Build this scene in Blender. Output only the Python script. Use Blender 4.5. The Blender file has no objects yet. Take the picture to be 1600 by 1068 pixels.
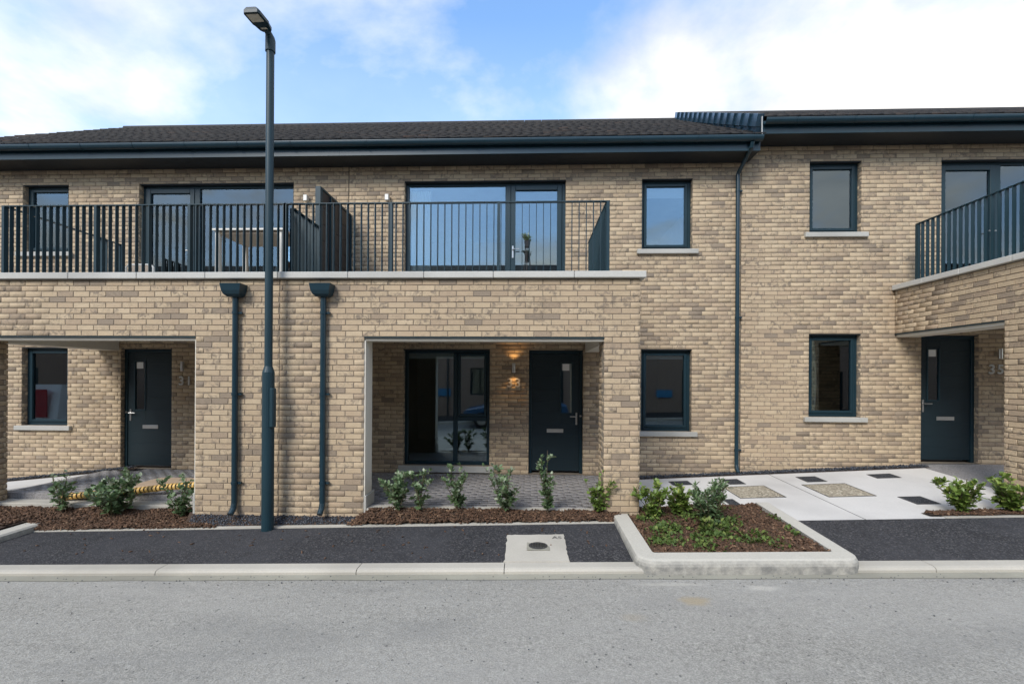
import bpy, math, random
import numpy as np
from mathutils import Vector, Matrix
R = math.radians
random.seed(7); rng = np.random.default_rng(7)
scn = bpy.context.scene
col = scn.collection
# ------------------------------------------------------------------ camera
CAM = np.array([0.0, -8.186, 1.73])
FW = np.array([-0.03573283, 0.99936104, 0.00082896])
RT = np.array([0.99934605, 0.03572767, 0.00556785])
UP = np.array([-0.00553468, -0.00102737, 0.99998416])
cd = bpy.data.cameras.new('camera'); cam = bpy.data.objects.new('camera', cd); col.objects.link(cam)
cd.sensor_fit = 'HORIZONTAL'; cd.sensor_width = 36; cd.lens = 16.0; cd.shift_y = 0.03586
cd.clip_start = 0.05; cd.clip_end = 2000
cam.matrix_world = Matrix(((RT[0], UP[0], -FW[0], CAM[0]), (RT[1], UP[1], -FW[1], CAM[1]), (RT[2], UP[2], -FW[2], CAM[2]), (0, 0, 0, 1)))
scn.camera = cam
FPX, CY = 711.1, 591.37
def proj(P):
    d = np.asarray(P) - CAM; z = d @ FW
    return 800 + FPX * (d @ RT) / z, CY - FPX * (d @ UP) / z, z
def ray(px, py): return FW + RT * (px - 800) / FPX - UP * (py - CY) / FPX
def onY(px, py, y): d = ray(px, py); return CAM + d * (y - CAM[1]) / d[1]
def onZ(px, py, z): d = ray(px, py); return CAM + d * (z - CAM[2]) / d[2]
# ------------------------------------------------------------------ world, sun, exposure
SUN = Vector((-0.42, -0.78, 0.72)).normalized()
w = bpy.data.worlds.new('World'); scn.world = w; w.use_nodes = True
nt = w.node_tree; nt.nodes.clear()
def nd(t, ty, **k):
    n = t.nodes.new(ty)
    for a, b in k.items(): setattr(n, a, b)
    return n
sky = nd(nt, 'ShaderNodeTexSky', sky_type='NISHITA', sun_disc=False)
sky.sun_elevation = math.asin(SUN.z); sky.sun_rotation = math.atan2(SUN.x, SUN.y)
sky.air_density = 1.0; sky.dust_density = 0.15; sky.ozone_density = 1.6
tc = nd(nt, 'ShaderNodeTexCoord')
sep = nd(nt, 'ShaderNodeSeparateXYZ'); nt.links.new(tc.outputs['Generated'], sep.inputs[0])
zc = nd(nt, 'ShaderNodeMath', operation='MAXIMUM'); nt.links.new(sep.outputs['Z'], zc.inputs[0]); zc.inputs[1].default_value = 0.0
za = nd(nt, 'ShaderNodeMath', operation='ADD'); nt.links.new(zc.outputs[0], za.inputs[0]); za.inputs[1].default_value = 0.22
dv = nd(nt, 'ShaderNodeVectorMath', operation='DIVIDE'); nt.links.new(tc.outputs['Generated'], dv.inputs[0])
cmb = nd(nt, 'ShaderNodeCombineXYZ')
for i in range(3): nt.links.new(za.outputs[0], cmb.inputs[i])
nt.links.new(cmb.outputs[0], dv.inputs[1])
mp = nd(nt, 'ShaderNodeMapping'); nt.links.new(dv.outputs[0], mp.inputs['Vector'])
mp.inputs['Location'].default_value = (6.6, 0.2, 0.0); mp.inputs['Scale'].default_value = (1.0, 1.0, 0.0)
cn = nd(nt, 'ShaderNodeTexNoise'); nt.links.new(mp.outputs[0], cn.inputs['Vector'])
cn.inputs['Scale'].default_value = 1.15; cn.inputs['Detail'].default_value = 9; cn.inputs['Roughness'].default_value = 0.56; cn.inputs['Distortion'].default_value = 0.25
cr = nd(nt, 'ShaderNodeValToRGB'); nt.links.new(cn.outputs['Fac'], cr.inputs[0])
cr.color_ramp.elements[0].position = 0.385; cr.color_ramp.elements[0].color = (0, 0, 0, 1)
cr.color_ramp.elements[1].position = 0.60; cr.color_ramp.elements[1].color = (1, 1, 1, 1)
hz = nd(nt, 'ShaderNodeMapRange'); nt.links.new(sep.outputs['Z'], hz.inputs[0])       # veil of thin cloud towards the horizon
hz.inputs[1].default_value = 0.10; hz.inputs[2].default_value = 0.62; hz.inputs[3].default_value = 0.62; hz.inputs[4].default_value = 0.0
mxf = nd(nt, 'ShaderNodeMath', operation='MAXIMUM'); nt.links.new(cr.outputs[0], mxf.inputs[0]); nt.links.new(hz.outputs[0], mxf.inputs[1])
skb = nd(nt, 'ShaderNodeMix', data_type='RGBA', blend_type='MULTIPLY'); skb.inputs[0].default_value = 1.0
nt.links.new(sky.outputs[0], skb.inputs[6]); skb.inputs[7].default_value = (1.08, 1.24, 1.32, 1)
mx = nd(nt, 'ShaderNodeMix', data_type='RGBA'); nt.links.new(mxf.outputs[0], mx.inputs[0])
cn2 = nd(nt, 'ShaderNodeTexNoise'); nt.links.new(mp.outputs[0], cn2.inputs['Vector']); cn2.inputs['Scale'].default_value = 2.3; cn2.inputs['Detail'].default_value = 7; cn2.inputs['Roughness'].default_value = 0.55
cr2 = nd(nt, 'ShaderNodeValToRGB'); nt.links.new(cn2.outputs['Fac'], cr2.inputs[0])          # lit and shaded parts of the clouds
cr2.color_ramp.elements[0].position = 0.34; cr2.color_ramp.elements[0].color = (.62, .65, .69, 1); cr2.color_ramp.elements[1].position = 0.60; cr2.color_ramp.elements[1].color = (1, .98, .95, 1)
cl_ = nd(nt, 'ShaderNodeMix', data_type='RGBA', blend_type='MULTIPLY'); cl_.inputs[0].default_value = 1.0; nt.links.new(cr2.outputs[0], cl_.inputs[6]); cl_.inputs[7].default_value = (4.7, 4.65, 4.6, 1)
nt.links.new(skb.outputs[2], mx.inputs[6]); nt.links.new(cl_.outputs[2], mx.inputs[7])
bg = nd(nt, 'ShaderNodeBackground'); nt.links.new(mx.outputs[2], bg.inputs[0]); bg.inputs[1].default_value = 0.1
wo = nd(nt, 'ShaderNodeOutputWorld'); nt.links.new(bg.outputs[0], wo.inputs[0])
sl = bpy.data.lights.new('sun', 'SUN'); so = bpy.data.objects.new('sun', sl); col.objects.link(so)
sl.energy = 1.2; sl.angle = R(22); sl.color = (1.0, 0.95, 0.88)
so.rotation_euler = (-SUN).to_track_quat('-Z', 'Y').to_euler(); so.location = (-8, -12, 14)
scn.render.engine = 'CYCLES'
scn.view_settings.view_transform = 'Standard'; scn.view_settings.look = 'None'
scn.view_settings.exposure = 1.55; scn.view_settings.gamma = 1.0; scn.view_settings.use_curve_mapping = False
scn.cycles.max_bounces = 8; scn.cycles.transparent_max_bounces = 12
# ------------------------------------------------------------------ materials
M = {}
def newmat(name):
    m = bpy.data.materials.new(name); m.use_nodes = True; t = m.node_tree
    b = t.nodes['Principled BSDF']; M[name] = m
    return m, t, b
def noise(t, scale, detail=4, rough=0.55, vec=None, dist=0.0):
    n = nd(t, 'ShaderNodeTexNoise'); n.inputs['Scale'].default_value = scale; n.inputs['Detail'].default_value = detail
    n.inputs['Roughness'].default_value = rough; n.inputs['Distortion'].default_value = dist
    if vec is None:
        g = t.nodes.get('Geometry') or nd(t, 'ShaderNodeNewGeometry', name='Geometry'); vec = g.outputs['Position']
    t.links.new(vec, n.inputs['Vector']); return n
def ramp(t, src, stops):
    r = nd(t, 'ShaderNodeValToRGB'); e = r.color_ramp.elements
    while len(e) < len(stops): e.new(0.5)
    for k, (p, c) in enumerate(stops):
        e[k].position = p; e[k].color = (c, c, c, 1) if isinstance(c, (int, float)) else (*c, 1)
    t.links.new(src, r.inputs[0]); return r
def mix(t, fac, a, b, mode='MIX'):
    n = nd(t, 'ShaderNodeMix', data_type='RGBA', blend_type=mode)
    for i, v in ((0, fac), (6, a), (7, b)):
        if hasattr(v, 'is_linked'): t.links.new(v, n.inputs[i])
        elif isinstance(v, (int, float)): n.inputs[i].default_value = v
        else: n.inputs[i].default_value = (*v, 1)
    return n.outputs[2]
def bump(t, b, h, strength, dist=0.01):
    n = nd(t, 'ShaderNodeBump'); n.inputs['Strength'].default_value = strength; n.inputs['Distance'].default_value = dist
    t.links.new(h, n.inputs['Height']); t.links.new(n.outputs[0], b.inputs['Normal'])
def plain(name, c, rough=0.5, metal=0.0, var=0.12, vs=6, bs=0.0, bscale=80, spec=0.5):
    m, t, b = newmat(name)
    n = noise(t, vs, 5)
    c2 = tuple(x * (1 - var) for x in c); c1 = tuple(min(1, x * (1 + var)) for x in c)
    t.links.new(mix(t, n.outputs['Fac'], c2, c1), b.inputs['Base Color'])
    b.inputs['Roughness'].default_value = rough; b.inputs['Metallic'].default_value = metal
    b.inputs['Specular IOR Level'].default_value = spec
    if bs: bump(t, b, noise(t, bscale, 4).outputs['Fac'], bs, 0.004)
    return m
# brick: palette by per-brick tint, smudges and creases on top
m, t, b = newmat('brick')
at = nd(t, 'ShaderNodeAttribute', attribute_name='tint'); sp = nd(t, 'ShaderNodeSeparateColor'); t.links.new(at.outputs['Color'], sp.inputs[0])
pal = ramp(t, sp.outputs[0], [(0.0, (.57, .45, .305)), (.28, (.52, .405, .268)), (.5, (.475, .36, .242)), (.68, (.40, .30, .208)), (.84, (.295, .228, .168)), (1.0, (.205, .168, .135))])
n1 = noise(t, 14, 5, .62, dist=.6); sm = ramp(t, n1.outputs['Fac'], [(.47, 0), (.62, 1)])
sf = nd(t, 'ShaderNodeMath', operation='MULTIPLY'); t.links.new(sm.outputs[0], sf.inputs[0]); t.links.new(sp.outputs[1], sf.inputs[1])
c = mix(t, sf.outputs[0], pal.outputs[0], (.185, .15, .12))
n2 = noise(t, 120, 3); c = mix(t, .30, c, ramp(t, n2.outputs['Fac'], [(.3, (.20, .155, .11)), (.7, (.62, .49, .33))]).outputs[0])
vo = nd(t, 'ShaderNodeTexVoronoi', feature='DISTANCE_TO_EDGE'); vo.inputs['Scale'].default_value = 9; g = t.nodes['Geometry']
wv = nd(t, 'ShaderNodeVectorMath', operation='ADD'); nw = noise(t, 7, 3); t.links.new(g.outputs['Position'], wv.inputs[0]); t.links.new(nw.outputs['Color'], wv.inputs[1]); t.links.new(wv.outputs[0], vo.inputs['Vector'])
crs = ramp(t, vo.outputs['Distance'], [(0.0, 1), (.022, 0)])
cf = nd(t, 'ShaderNodeMath', operation='MULTIPLY'); t.links.new(crs.outputs[0], cf.inputs[0]); t.links.new(sp.outputs[2], cf.inputs[1])
c = mix(t, cf.outputs[0], c, (.13, .10, .075))
n3 = noise(t, .8, 4, .6); c = mix(t, .35, c, ramp(t, n3.outputs['Fac'], [(.3, (.72, .72, .72)), (.7, (1.0, 1.0, 1.0))]).outputs[0], 'MULTIPLY'); t.links.new(c, b.inputs['Base Color'])
b.inputs['Roughness'].default_value = .92; b.inputs['Specular IOR Level'].default_value = .2
bump(t, b, noise(t, 70, 5, .65).outputs['Fac'], .55, .006)
plain('mortar', (.215, .178, .135), .95, var=.25, vs=9, bs=.4, bscale=150)
plain('anthracite', (.009, .028, .038), .40, var=.12, vs=3, bs=.03, spec=.35)
plain('railing_paint', (.010, .033, .045), .45, var=.15, vs=3, spec=.35)
plain('gutter_plastic', (.009, .030, .043), .33, var=.2, vs=5, spec=.4)
plain('soffit_board', (.010, .013, .016), .6)
plain('cream_render', (.66, .62, .53), .85, var=.06, vs=4, bs=.1)
plain('steel', (.55, .54, .52), .30, metal=1.0, var=.05)
plain('digit_steel', (.50, .49, .46), .4, metal=.25, var=.05)
plain('white_plastic', (.72, .71, .68), .45, var=.04)
plain('white_paint', (.70, .68, .62), .5, var=.06)
plain('screen_board', (.026, .021, .020), .6, var=.25, vs=8)
plain('interior_wall', (.42, .40, .36), .9)
plain('interior_floor', (.16, .12, .08), .6)
plain('slat_wood', (.42, .34, .26), .6, var=.2, vs=5)
plain('black_plastic', (.012, .012, .014), .5)
plain('blue_sign', (.03, .20, .38), .5)
plain('tan_board', (.43, .32, .22), .8, var=.15, vs=5, bs=.2)
plain('yellow_duct', (.66, .42, .12), .5, var=.15)
plain('rubber', (.012, .012, .013), .8)
plain('car_blue', (.02, .09, .20), .25, var=.02)
plain('van_white', (.75, .75, .75), .3, var=.02)
plain('van_red', (.35, .02, .03), .4, var=.02)
plain('stem', (.10, .075, .045), .8, var=.3, vs=20)
plain('soil', (.055, .035, .024), .95, var=.4, vs=20, bs=.6, bscale=60)
plain('slate_verge', (.025, .055, .085), .22, var=.3, vs=4)
plain('far_brick', (.30, .21, .16), .9, var=.35, vs=14, bs=.2)
plain('lamp_lens', (.55, .50, .40), .25, var=.1)
plain('lamp_glow', (.8, .6, .35), .4)
def concrete(name, c, stain=.18, rough=.85):
    m, t, b = newmat(name)
    n1 = noise(t, 2.2, 6, .6); n2 = noise(t, 60, 4, .6); n3 = noise(t, .7, 3)
    x = mix(t, n1.outputs['Fac'], tuple(v * (1 - stain) for v in c), tuple(min(1, v * (1 + stain * .5)) for v in c))
    x = mix(t, .25, x, ramp(t, n2.outputs['Fac'], [(.3, tuple(v * .72 for v in c)), (.7, tuple(min(1, v * 1.15) for v in c))]).outputs[0])
    d = ramp(t, n3.outputs['Fac'], [(.48, 0), (.70, .5)]); x = mix(t, d.outputs[0], x, tuple(v * .6 for v in c))
    t.links.new(x, b.inputs['Base Color']); b.inputs['Roughness'].default_value = rough
    bump(t, b, n2.outputs['Fac'], .25, .004)
concrete('concrete', (.47, .445, .385), .26); concrete('concrete_pad', (.60, .585, .555), .12); concrete('sill_stone', (.43, .42, .38), .16)
concrete('kerb_stained', (.31, .30, .245), .5); concrete('coping_stone', (.50, .49, .45), .12)
def asphalt(name, base, light, scale, patch, rough=.9, bs=.6):
    m, t, b = newmat(name)
    v = nd(t, 'ShaderNodeTexVoronoi'); g = nd(t, 'ShaderNodeNewGeometry', name='Geometry'); v.inputs['Scale'].default_value = scale
    t.links.new(g.outputs['Position'], v.inputs['Vector'])
    sp = nd(t, 'ShaderNodeSeparateColor'); t.links.new(v.outputs['Color'], sp.inputs[0])
    st = ramp(t, sp.outputs[0], [(0, tuple(x * .45 for x in base)), (.3, tuple(x * .85 for x in base)), (.75, tuple(x * 1.15 for x in base)), (1, light)])
    n1 = noise(t, .9, 5, .6, dist=.4); n2 = noise(t, 5, 4)
    x = mix(t, ramp(t, n1.outputs['Fac'], [(.35, 0), (.7, patch)]).outputs[0], st.outputs[0], tuple(y * 1.6 for y in base))
    x = mix(t, ramp(t, n2.outputs['Fac'], [(.5, 0), (.75, patch * .7)]).outputs[0], x, tuple(y * .6 for y in base))
    t.links.new(x, b.inputs['Base Color']); b.inputs['Roughness'].default_value = rough; b.inputs['Specular IOR Level'].default_value = .25
    a = nd(t, 'ShaderNodeMath', operation='ADD'); t.links.new(v.outputs['Distance'], a.inputs[0]); t.links.new(noise(t, scale * .5, 4).outputs['Fac'], a.inputs[1])
    bump(t, b, a.outputs[0], bs, .006)
m, t, b = newmat('road_surface')
g = nd(t, 'ShaderNodeNewGeometry', name='Geometry')
def stretched(sc, k):
    mp_ = nd(t, 'ShaderNodeMapping'); mp_.inputs['Scale'].default_value = sc; t.links.new(g.outputs['Position'], mp_.inputs[0]); return noise(t, k, 5, .6, mp_.outputs[0], .3)
fine = noise(t, 75, 3, .75); mid = noise(t, 24, 5, .75)
x = ramp(t, fine.outputs['Fac'], [(.34, (.125, .122, .110)), (.5, (.300, .294, .268)), (.66, (.50, .485, .44))]).outputs[0]
x = mix(t, .45, x, ramp(t, mid.outputs['Fac'], [(.36, (.170, .167, .150)), (.64, (.40, .39, .355))]).outputs[0])
x = mix(t, ramp(t, stretched((.25, 1.1, 1), .9).outputs['Fac'], [(.38, 0), (.68, .55)]).outputs[0], x, (.38, .372, .345))       # worn pale lanes
x = mix(t, ramp(t, stretched((.6, 1.6, 1), 1.1).outputs['Fac'], [(.52, 0), (.72, .45)]).outputs[0], x, (.21, .21, .20))      # darker damp patches
v = nd(t, 'ShaderNodeTexVoronoi'); v.inputs['Scale'].default_value = 14; t.links.new(g.outputs['Position'], v.inputs['Vector'])
pit = ramp(t, v.outputs['Distance'], [(.10, .75), (.17, 0)]); sv = nd(t, 'ShaderNodeSeparateColor'); t.links.new(v.outputs['Color'], sv.inputs[0])
pm = nd(t, 'ShaderNodeMath', operation='MULTIPLY'); t.links.new(pit.outputs[0], pm.inputs[0]); t.links.new(ramp(t, sv.outputs[0], [(.55, 0), (.62, 1)]).outputs[0], pm.inputs[1])
x = mix(t, pm.outputs[0], x, (.085, .085, .085))
def spot(pos, rx, ry, colr, amt):      # an irregular stain on the tarmac
    global x
    sb = nd(t, 'ShaderNodeVectorMath', operation='SUBTRACT'); t.links.new(g.outputs['Position'], sb.inputs[0]); sb.inputs[1].default_value = pos
    ml = nd(t, 'ShaderNodeVectorMath', operation='MULTIPLY'); t.links.new(sb.outputs[0], ml.inputs[0]); ml.inputs[1].default_value = (.33 / rx, .33 / ry, 0)
    ln = nd(t, 'ShaderNodeVectorMath', operation='LENGTH'); t.links.new(ml.outputs[0], ln.inputs[0])
    ad = nd(t, 'ShaderNodeMath', operation='MULTIPLY_ADD'); t.links.new(noise(t, 9, 5, .65).outputs['Fac'], ad.inputs[0]); ad.inputs[1].default_value = .46; t.links.new(ln.outputs[1], ad.inputs[2])
    x = mix(t, ramp(t, ad.outputs[0], [(.38, amt), (.58, 0)]).outputs[0], x, colr)
spot((1.44, -4.22, 0), .17, .10, (.36, .30, .20), .75); spot((.85, -4.5, 0), .12, .08, (.33, .29, .22), .4)
spot((2.15, -3.98, 0), .22, .06, (.52, .50, .45), .55); spot((1.35, -3.90, 0), .35, .04, (.48, .46, .41), .5)
t.links.new(x, b.inputs['Base Color']); b.inputs['Roughness'].default_value = .9; b.inputs['Specular IOR Level'].default_value = .25
bump(t, b, fine.outputs['Fac'], 1.0, .010)
asphalt('footpath_asphalt', (.036, .0365, .040), (.115, .112, .11), 75, .6, bs=.9)
asphalt('cover_infill', (.030, .033, .038), (.16, .16, .16), 120, .3)
asphalt('gravel_infill', (.30, .265, .20), (.55, .50, .40), 45, .25)
asphalt('paver', (.235, .225, .22), (.31, .30, .30), 90, .35, bs=.2)
# tinted stuff (chips, gravel, leaves, tiles) : colour from the point attribute
def tinted(name, stops, rough=.8, spec=.3, trans=0.0):
    m, t, b = newmat(name)
    at = nd(t, 'ShaderNodeAttribute', attribute_name='tint'); sp = nd(t, 'ShaderNodeSeparateColor'); t.links.new(at.outputs['Color'], sp.inputs[0])
    r = ramp(t, sp.outputs[0], stops); x = mix(t, .3, r.outputs[0], mix(t, noise(t, 30, 4).outputs['Fac'], tuple(v * .5 for v in stops[0][1]), stops[-1][1]))
    t.links.new(x, b.inputs['Base Color']); b.inputs['Roughness'].default_value = rough; b.inputs['Specular IOR Level'].default_value = spec
    if trans:
        tr = nd(t, 'ShaderNodeBsdfTranslucent'); t.links.new(x, tr.inputs[0]); ms = nd(t, 'ShaderNodeMixShader'); ms.inputs[0].default_value = trans
        o = t.nodes['Material Output']; t.links.new(b.outputs[0], ms.inputs[1]); t.links.new(tr.outputs[0], ms.inputs[2]); t.links.new(ms.outputs[0], o.inputs[0])
tinted('bark', [(0, (.020, .010, .007)), (.5, (.060, .028, .016)), (.85, (.13, .066, .038)), (1, (.32, .21, .13))])
tinted('gravel', [(0, (.018, .021, .027)), (.6, (.045, .052, .066)), (1, (.16, .17, .19))], .6)
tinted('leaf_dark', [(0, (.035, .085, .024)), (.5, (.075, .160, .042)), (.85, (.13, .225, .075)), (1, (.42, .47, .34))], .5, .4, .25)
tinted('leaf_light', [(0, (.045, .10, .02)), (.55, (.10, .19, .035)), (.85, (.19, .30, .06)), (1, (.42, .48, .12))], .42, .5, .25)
tinted('weed', [(0, (.04, .085, .02)), (.6, (.09, .16, .04)), (1, (.22, .27, .07))], .6, .3, .25)
tinted('roof_tile', [(0, (.022, .026, .030)), (.5, (.032, .036, .039)), (.85, (.044, .042, .041)), (1, (.075, .050, .040))], .75)
# glass: coated double glazing, real transparency with a strong mirror layer
m, t, b = newmat('glass'); t.nodes.remove(b)
fr = nd(t, 'ShaderNodeFresnel'); fr.inputs[0].default_value = 1.9
fa = nd(t, 'ShaderNodeMath', operation='MULTIPLY_ADD', use_clamp=True); t.links.new(fr.outputs[0], fa.inputs[0]); fa.inputs[1].default_value = 1.1; fa.inputs[2].default_value = .035
gl = nd(t, 'ShaderNodeBsdfGlossy'); gl.inputs['Roughness'].default_value = .0; gl.inputs[0].default_value = (.74, .90, 1.0, 1)
tr = nd(t, 'ShaderNodeBsdfTransparent'); tr.inputs[0].default_value = (.88, .93, .93, 1)
ms = nd(t, 'ShaderNodeMixShader'); t.links.new(fa.outputs[0], ms.inputs[0]); t.links.new(tr.outputs[0], ms.inputs[1]); t.links.new(gl.outputs[0], ms.inputs[2])
t.links.new(ms.outputs[0], t.nodes['Material Output'].inputs[0])
# door skin: anthracite with fine horizontal grooves
m, t, b = newmat('door_skin'); b.inputs['Base Color'].default_value = (.008, .019, .025, 1); b.inputs['Roughness'].default_value = .45; b.inputs['Specular IOR Level'].default_value = .35
bump(t, b, noise(t, 160, 3).outputs['Fac'], .08, .002)
# ------------------------------------------------------------------ mesh helpers
class MB:
    def __init__(s): s.v = []; s.f = []; s.t = []
    def add(s, vs, fs, tint=(.5, .5, .5)):
        o = len(s.v); s.v += [tuple(p) for p in vs]; s.f += [tuple(o + i for i in q) for q in fs]; s.t += [tint] * len(vs)
    def box(s, x0, x1, y0, y1, z0, z1, tint=(.5, .5, .5)):
        s.add([(x0, y0, z0), (x1, y0, z0), (x1, y1, z0), (x0, y1, z0), (x0, y0, z1), (x1, y0, z1), (x1, y1, z1), (x0, y1, z1)],
              [(0, 3, 2, 1), (4, 5, 6, 7), (0, 1, 5, 4), (1, 2, 6, 5), (2, 3, 7, 6), (3, 0, 4, 7)], tint)
    def bbox(s, x0, x1, y0, y1, z0, z1, r=.006, tint=(.5, .5, .5)):      # box with chamfered edges
        X = (x0, x0 + r, x1 - r, x1); Y = (y0, y0 + r, y1 - r, y1); Z = (z0, z0 + r, z1 - r, z1)
        vs = []; idx = {}
        for i in (0, 1):
            for j in (0, 1):
                for k in (0, 1):
                    for a in range(3):
                        p = [X[1 + i], Y[1 + j], Z[1 + k]]; q = [(X[0], X[3])[i], (Y[0], Y[3])[j], (Z[0], Z[3])[k]]; p[a] = q[a]
                        idx[i, j, k, a] = len(vs); vs.append(tuple(p))
        fs = []
        for a in range(3):
            o = [x for x in range(3) if x != a]
            for sd in (0, 1):
                def key(p, q2):
                    kk = [0, 0, 0]; kk[a] = sd; kk[o[0]] = p; kk[o[1]] = q2; return idx[kk[0], kk[1], kk[2], a]
                fs.append((key(0, 0), key(1, 0), key(1, 1), key(0, 1)))
        for a in range(3):                       # edges along axis a
            o = [x for x in range(3) if x != a]
            for p in (0, 1):
                for q2 in (0, 1):
                    def key(e, ax):
                        kk = [0, 0, 0]; kk[a] = e; kk[o[0]] = p; kk[o[1]] = q2; return idx[kk[0], kk[1], kk[2], ax]
                    fs.append((key(0, o[0]), key(1, o[0]), key(1, o[1]), key(0, o[1])))
        for i in (0, 1):
            for j in (0, 1):
                for k in (0, 1): fs.append((idx[i, j, k, 0], idx[i, j, k, 1], idx[i, j, k, 2]))
        s.add(vs, fs, tint)
    def prism(s, pts, axis, a0, a1, tint=(.5, .5, .5)):   # polygon (2D) extruded along axis
        n = len(pts)
        def P(p, a): return {'x': (a, p[0], p[1]), 'y': (p[0], a, p[1]), 'z': (p[0], p[1], a)}[axis]
        s.add([P(p, a0) for p in pts] + [P(p, a1) for p in pts],
              [tuple(range(n)), tuple(range(2 * n - 1, n - 1, -1))] + [(i, (i + 1) % n, n + (i + 1) % n, n + i) for i in range(n)], tint)
    def tube(s, pts, r, n=10, tint=(.5, .5, .5), cap=True):
        pts = [Vector(p) for p in pts]; rr = r if isinstance(r, (list, tuple)) else [r] * len(pts); vs = []; fs = []
        for i, p in enumerate(pts):
            d = (pts[min(i + 1, len(pts) - 1)] - pts[max(i - 1, 0)]).normalized()
            a = d.orthogonal().normalized() if i == 0 else (a - d * a.dot(d)).normalized()
            bb = d.cross(a)
            for k in range(n):
                th = 2 * math.pi * k / n; vs.append(p + (a * math.cos(th) + bb * math.sin(th)) * rr[i])
        for i in range(len(pts) - 1):
            for k in range(n): fs.append((i * n + k, i * n + (k + 1) % n, (i + 1) * n + (k + 1) % n, (i + 1) * n + k))
        if cap: fs += [tuple(range(n - 1, -1, -1)), tuple((len(pts) - 1) * n + k for k in range(n))]
        s.add(vs, fs, tint)
    def mesh(s, name, mat, smooth=False, tint=False):
        me = bpy.data.meshes.new(name); me.from_pydata(s.v, [], s.f)
        me.materials.append(M[mat])
        import bmesh
        bm = bmesh.new(); bm.from_mesh(me); bmesh.ops.recalc_face_normals(bm, faces=bm.faces); bm.to_mesh(me); bm.free()
        if smooth: me.polygons.foreach_set('use_smooth', [True] * len(me.polygons))
        if tint:
            a = me.attributes.new('tint', 'FLOAT_COLOR', 'POINT'); a.data.foreach_set('color', np.array([(*q, 1) for q in s.t], dtype=np.float32).ravel())
        me.update(); return me
    def build(s, name, mat, parent=None, smooth=False, tint=False):
        return link(name, s.mesh(name, mat, smooth, tint), parent)
def link(name, me, parent=None):
    o = bpy.data.objects.new(name, me); col.objects.link(o)
    if parent: o.parent = parent; o.matrix_parent_inverse = Matrix.Translation(-world_loc(parent))
    return o
def world_loc(o):
    v = Vector(o.location)
    if o.parent: v = v + world_loc(o.parent) - world_loc(o.parent)
    return v
def npmesh(name, V, F, mat, tint, parent=None, smooth=False):       # V (n,k,3) copies of a template with faces F
    n, k, _ = V.shape; me = bpy.data.meshes.new(name); fl = np.concatenate([np.array(q) for q in F]); cnt = np.array([len(q) for q in F])
    loops = (np.arange(n)[:, None] * k + fl[None, :]).ravel(); tot = np.tile(cnt, n); st = np.concatenate([[0], np.cumsum(tot)[:-1]])
    me.vertices.add(n * k); me.vertices.foreach_set('co', V.astype(np.float32).ravel())
    me.loops.add(len(loops)); me.loops.foreach_set('vertex_index', loops.astype(np.int32))
    me.polygons.add(len(tot)); me.polygons.foreach_set('loop_start', st.astype(np.int32)); me.polygons.foreach_set('loop_total', tot.astype(np.int32))
    if smooth: me.polygons.foreach_set('use_smooth', [True] * len(tot))
    me.materials.append(M[mat]); me.update(calc_edges=True); me.validate()
    a = me.attributes.new('tint', 'FLOAT_COLOR', 'POINT'); c = np.ones((n, k, 4), np.float32); c[:, :, :3] = tint[:, None, :]; a.data.foreach_set('color', c.ravel())
    return link(name, me, parent)
def thing(name, label, cat, loc=(0, 0, 0), group=None):
    o = bpy.data.objects.new(name, None); col.objects.link(o); o.location = loc; o.empty_display_size = .2
    return tag(o, label, cat, group)
def tag(o, label=None, cat=None, group=None, kind=None):
    if label: o['label'] = label
    if cat: o['category'] = cat
    if group: o['group'] = group
    if kind: o['kind'] = kind
    return o
def part(mb, name, mat, parent, **k): return mb.build(name, mat, parent, **k)
def bx(name, mat, parent, *a, r=None):
    mb = MB(); (mb.bbox(*a, r=r) if r else mb.box(*a)); return mb.build(name, mat, parent)
# ------------------------------------------------------------------ ground levels
def zkerb(x): return -.155 + .0247 * x
def zback(x): return -.098 + .032 * x
def G(x, y):                                      # footpath surface between kerb (y=-3.5) and its back edge (y=-2.45)
    f = (y + 3.5) / 1.05; return zkerb(x) * (1 - f) + zback(x) * f
def zpad(x, y):                                    # concrete apron of the right house
    f = (y + 2.45) / 2.3; zb = .0 + (x - 2.0) * .055; return zback(x) * (1 - f) + zb * f
def zroad(x, y): return -.205 + .0247 * x + .010 * min(1.5, max(0, -3.75 - y))
def sheet(name, x0, x1, y0, y1, zf, mat, nx=12, ny=4, kind='structure', dz=0, parent=None, jag=0):
    vs = []; fs = []
    for j in range(ny + 1):
        for i in range(nx + 1):
            x = x0 + (x1 - x0) * i / nx; y = y0 + (y1 - y0) * j / ny
            jy = jag * (random.random() - .5) if j in (0, ny) else 0
            vs.append((x, y + jy, zf(x, y) + dz))
    for j in range(ny):
        for i in range(nx):
            a = j * (nx + 1) + i; fs.append((a, a + 1, a + nx + 2, a + nx + 1))
    mb = MB(); mb.add(vs, fs); o = mb.build(name, mat, parent)
    if kind: tag(o, kind=kind)
    return o
sheet('ground', -400, 400, -400, 400, lambda x, y: -.55 + .0247 * max(-40, min(40, x)), 'soil', 80, 4)
sheet('road', -60, 60, -11.4, -3.72, zroad, 'road_surface', 60, 14)
sheet('footpath', -30, 1.17, -3.50, -2.45, G, 'footpath_asphalt', 160, 4, jag=.012)
sheet('footpath', 3.20, 30, -3.50, -2.45, G, 'footpath_asphalt', 140, 4, jag=.012)
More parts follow.
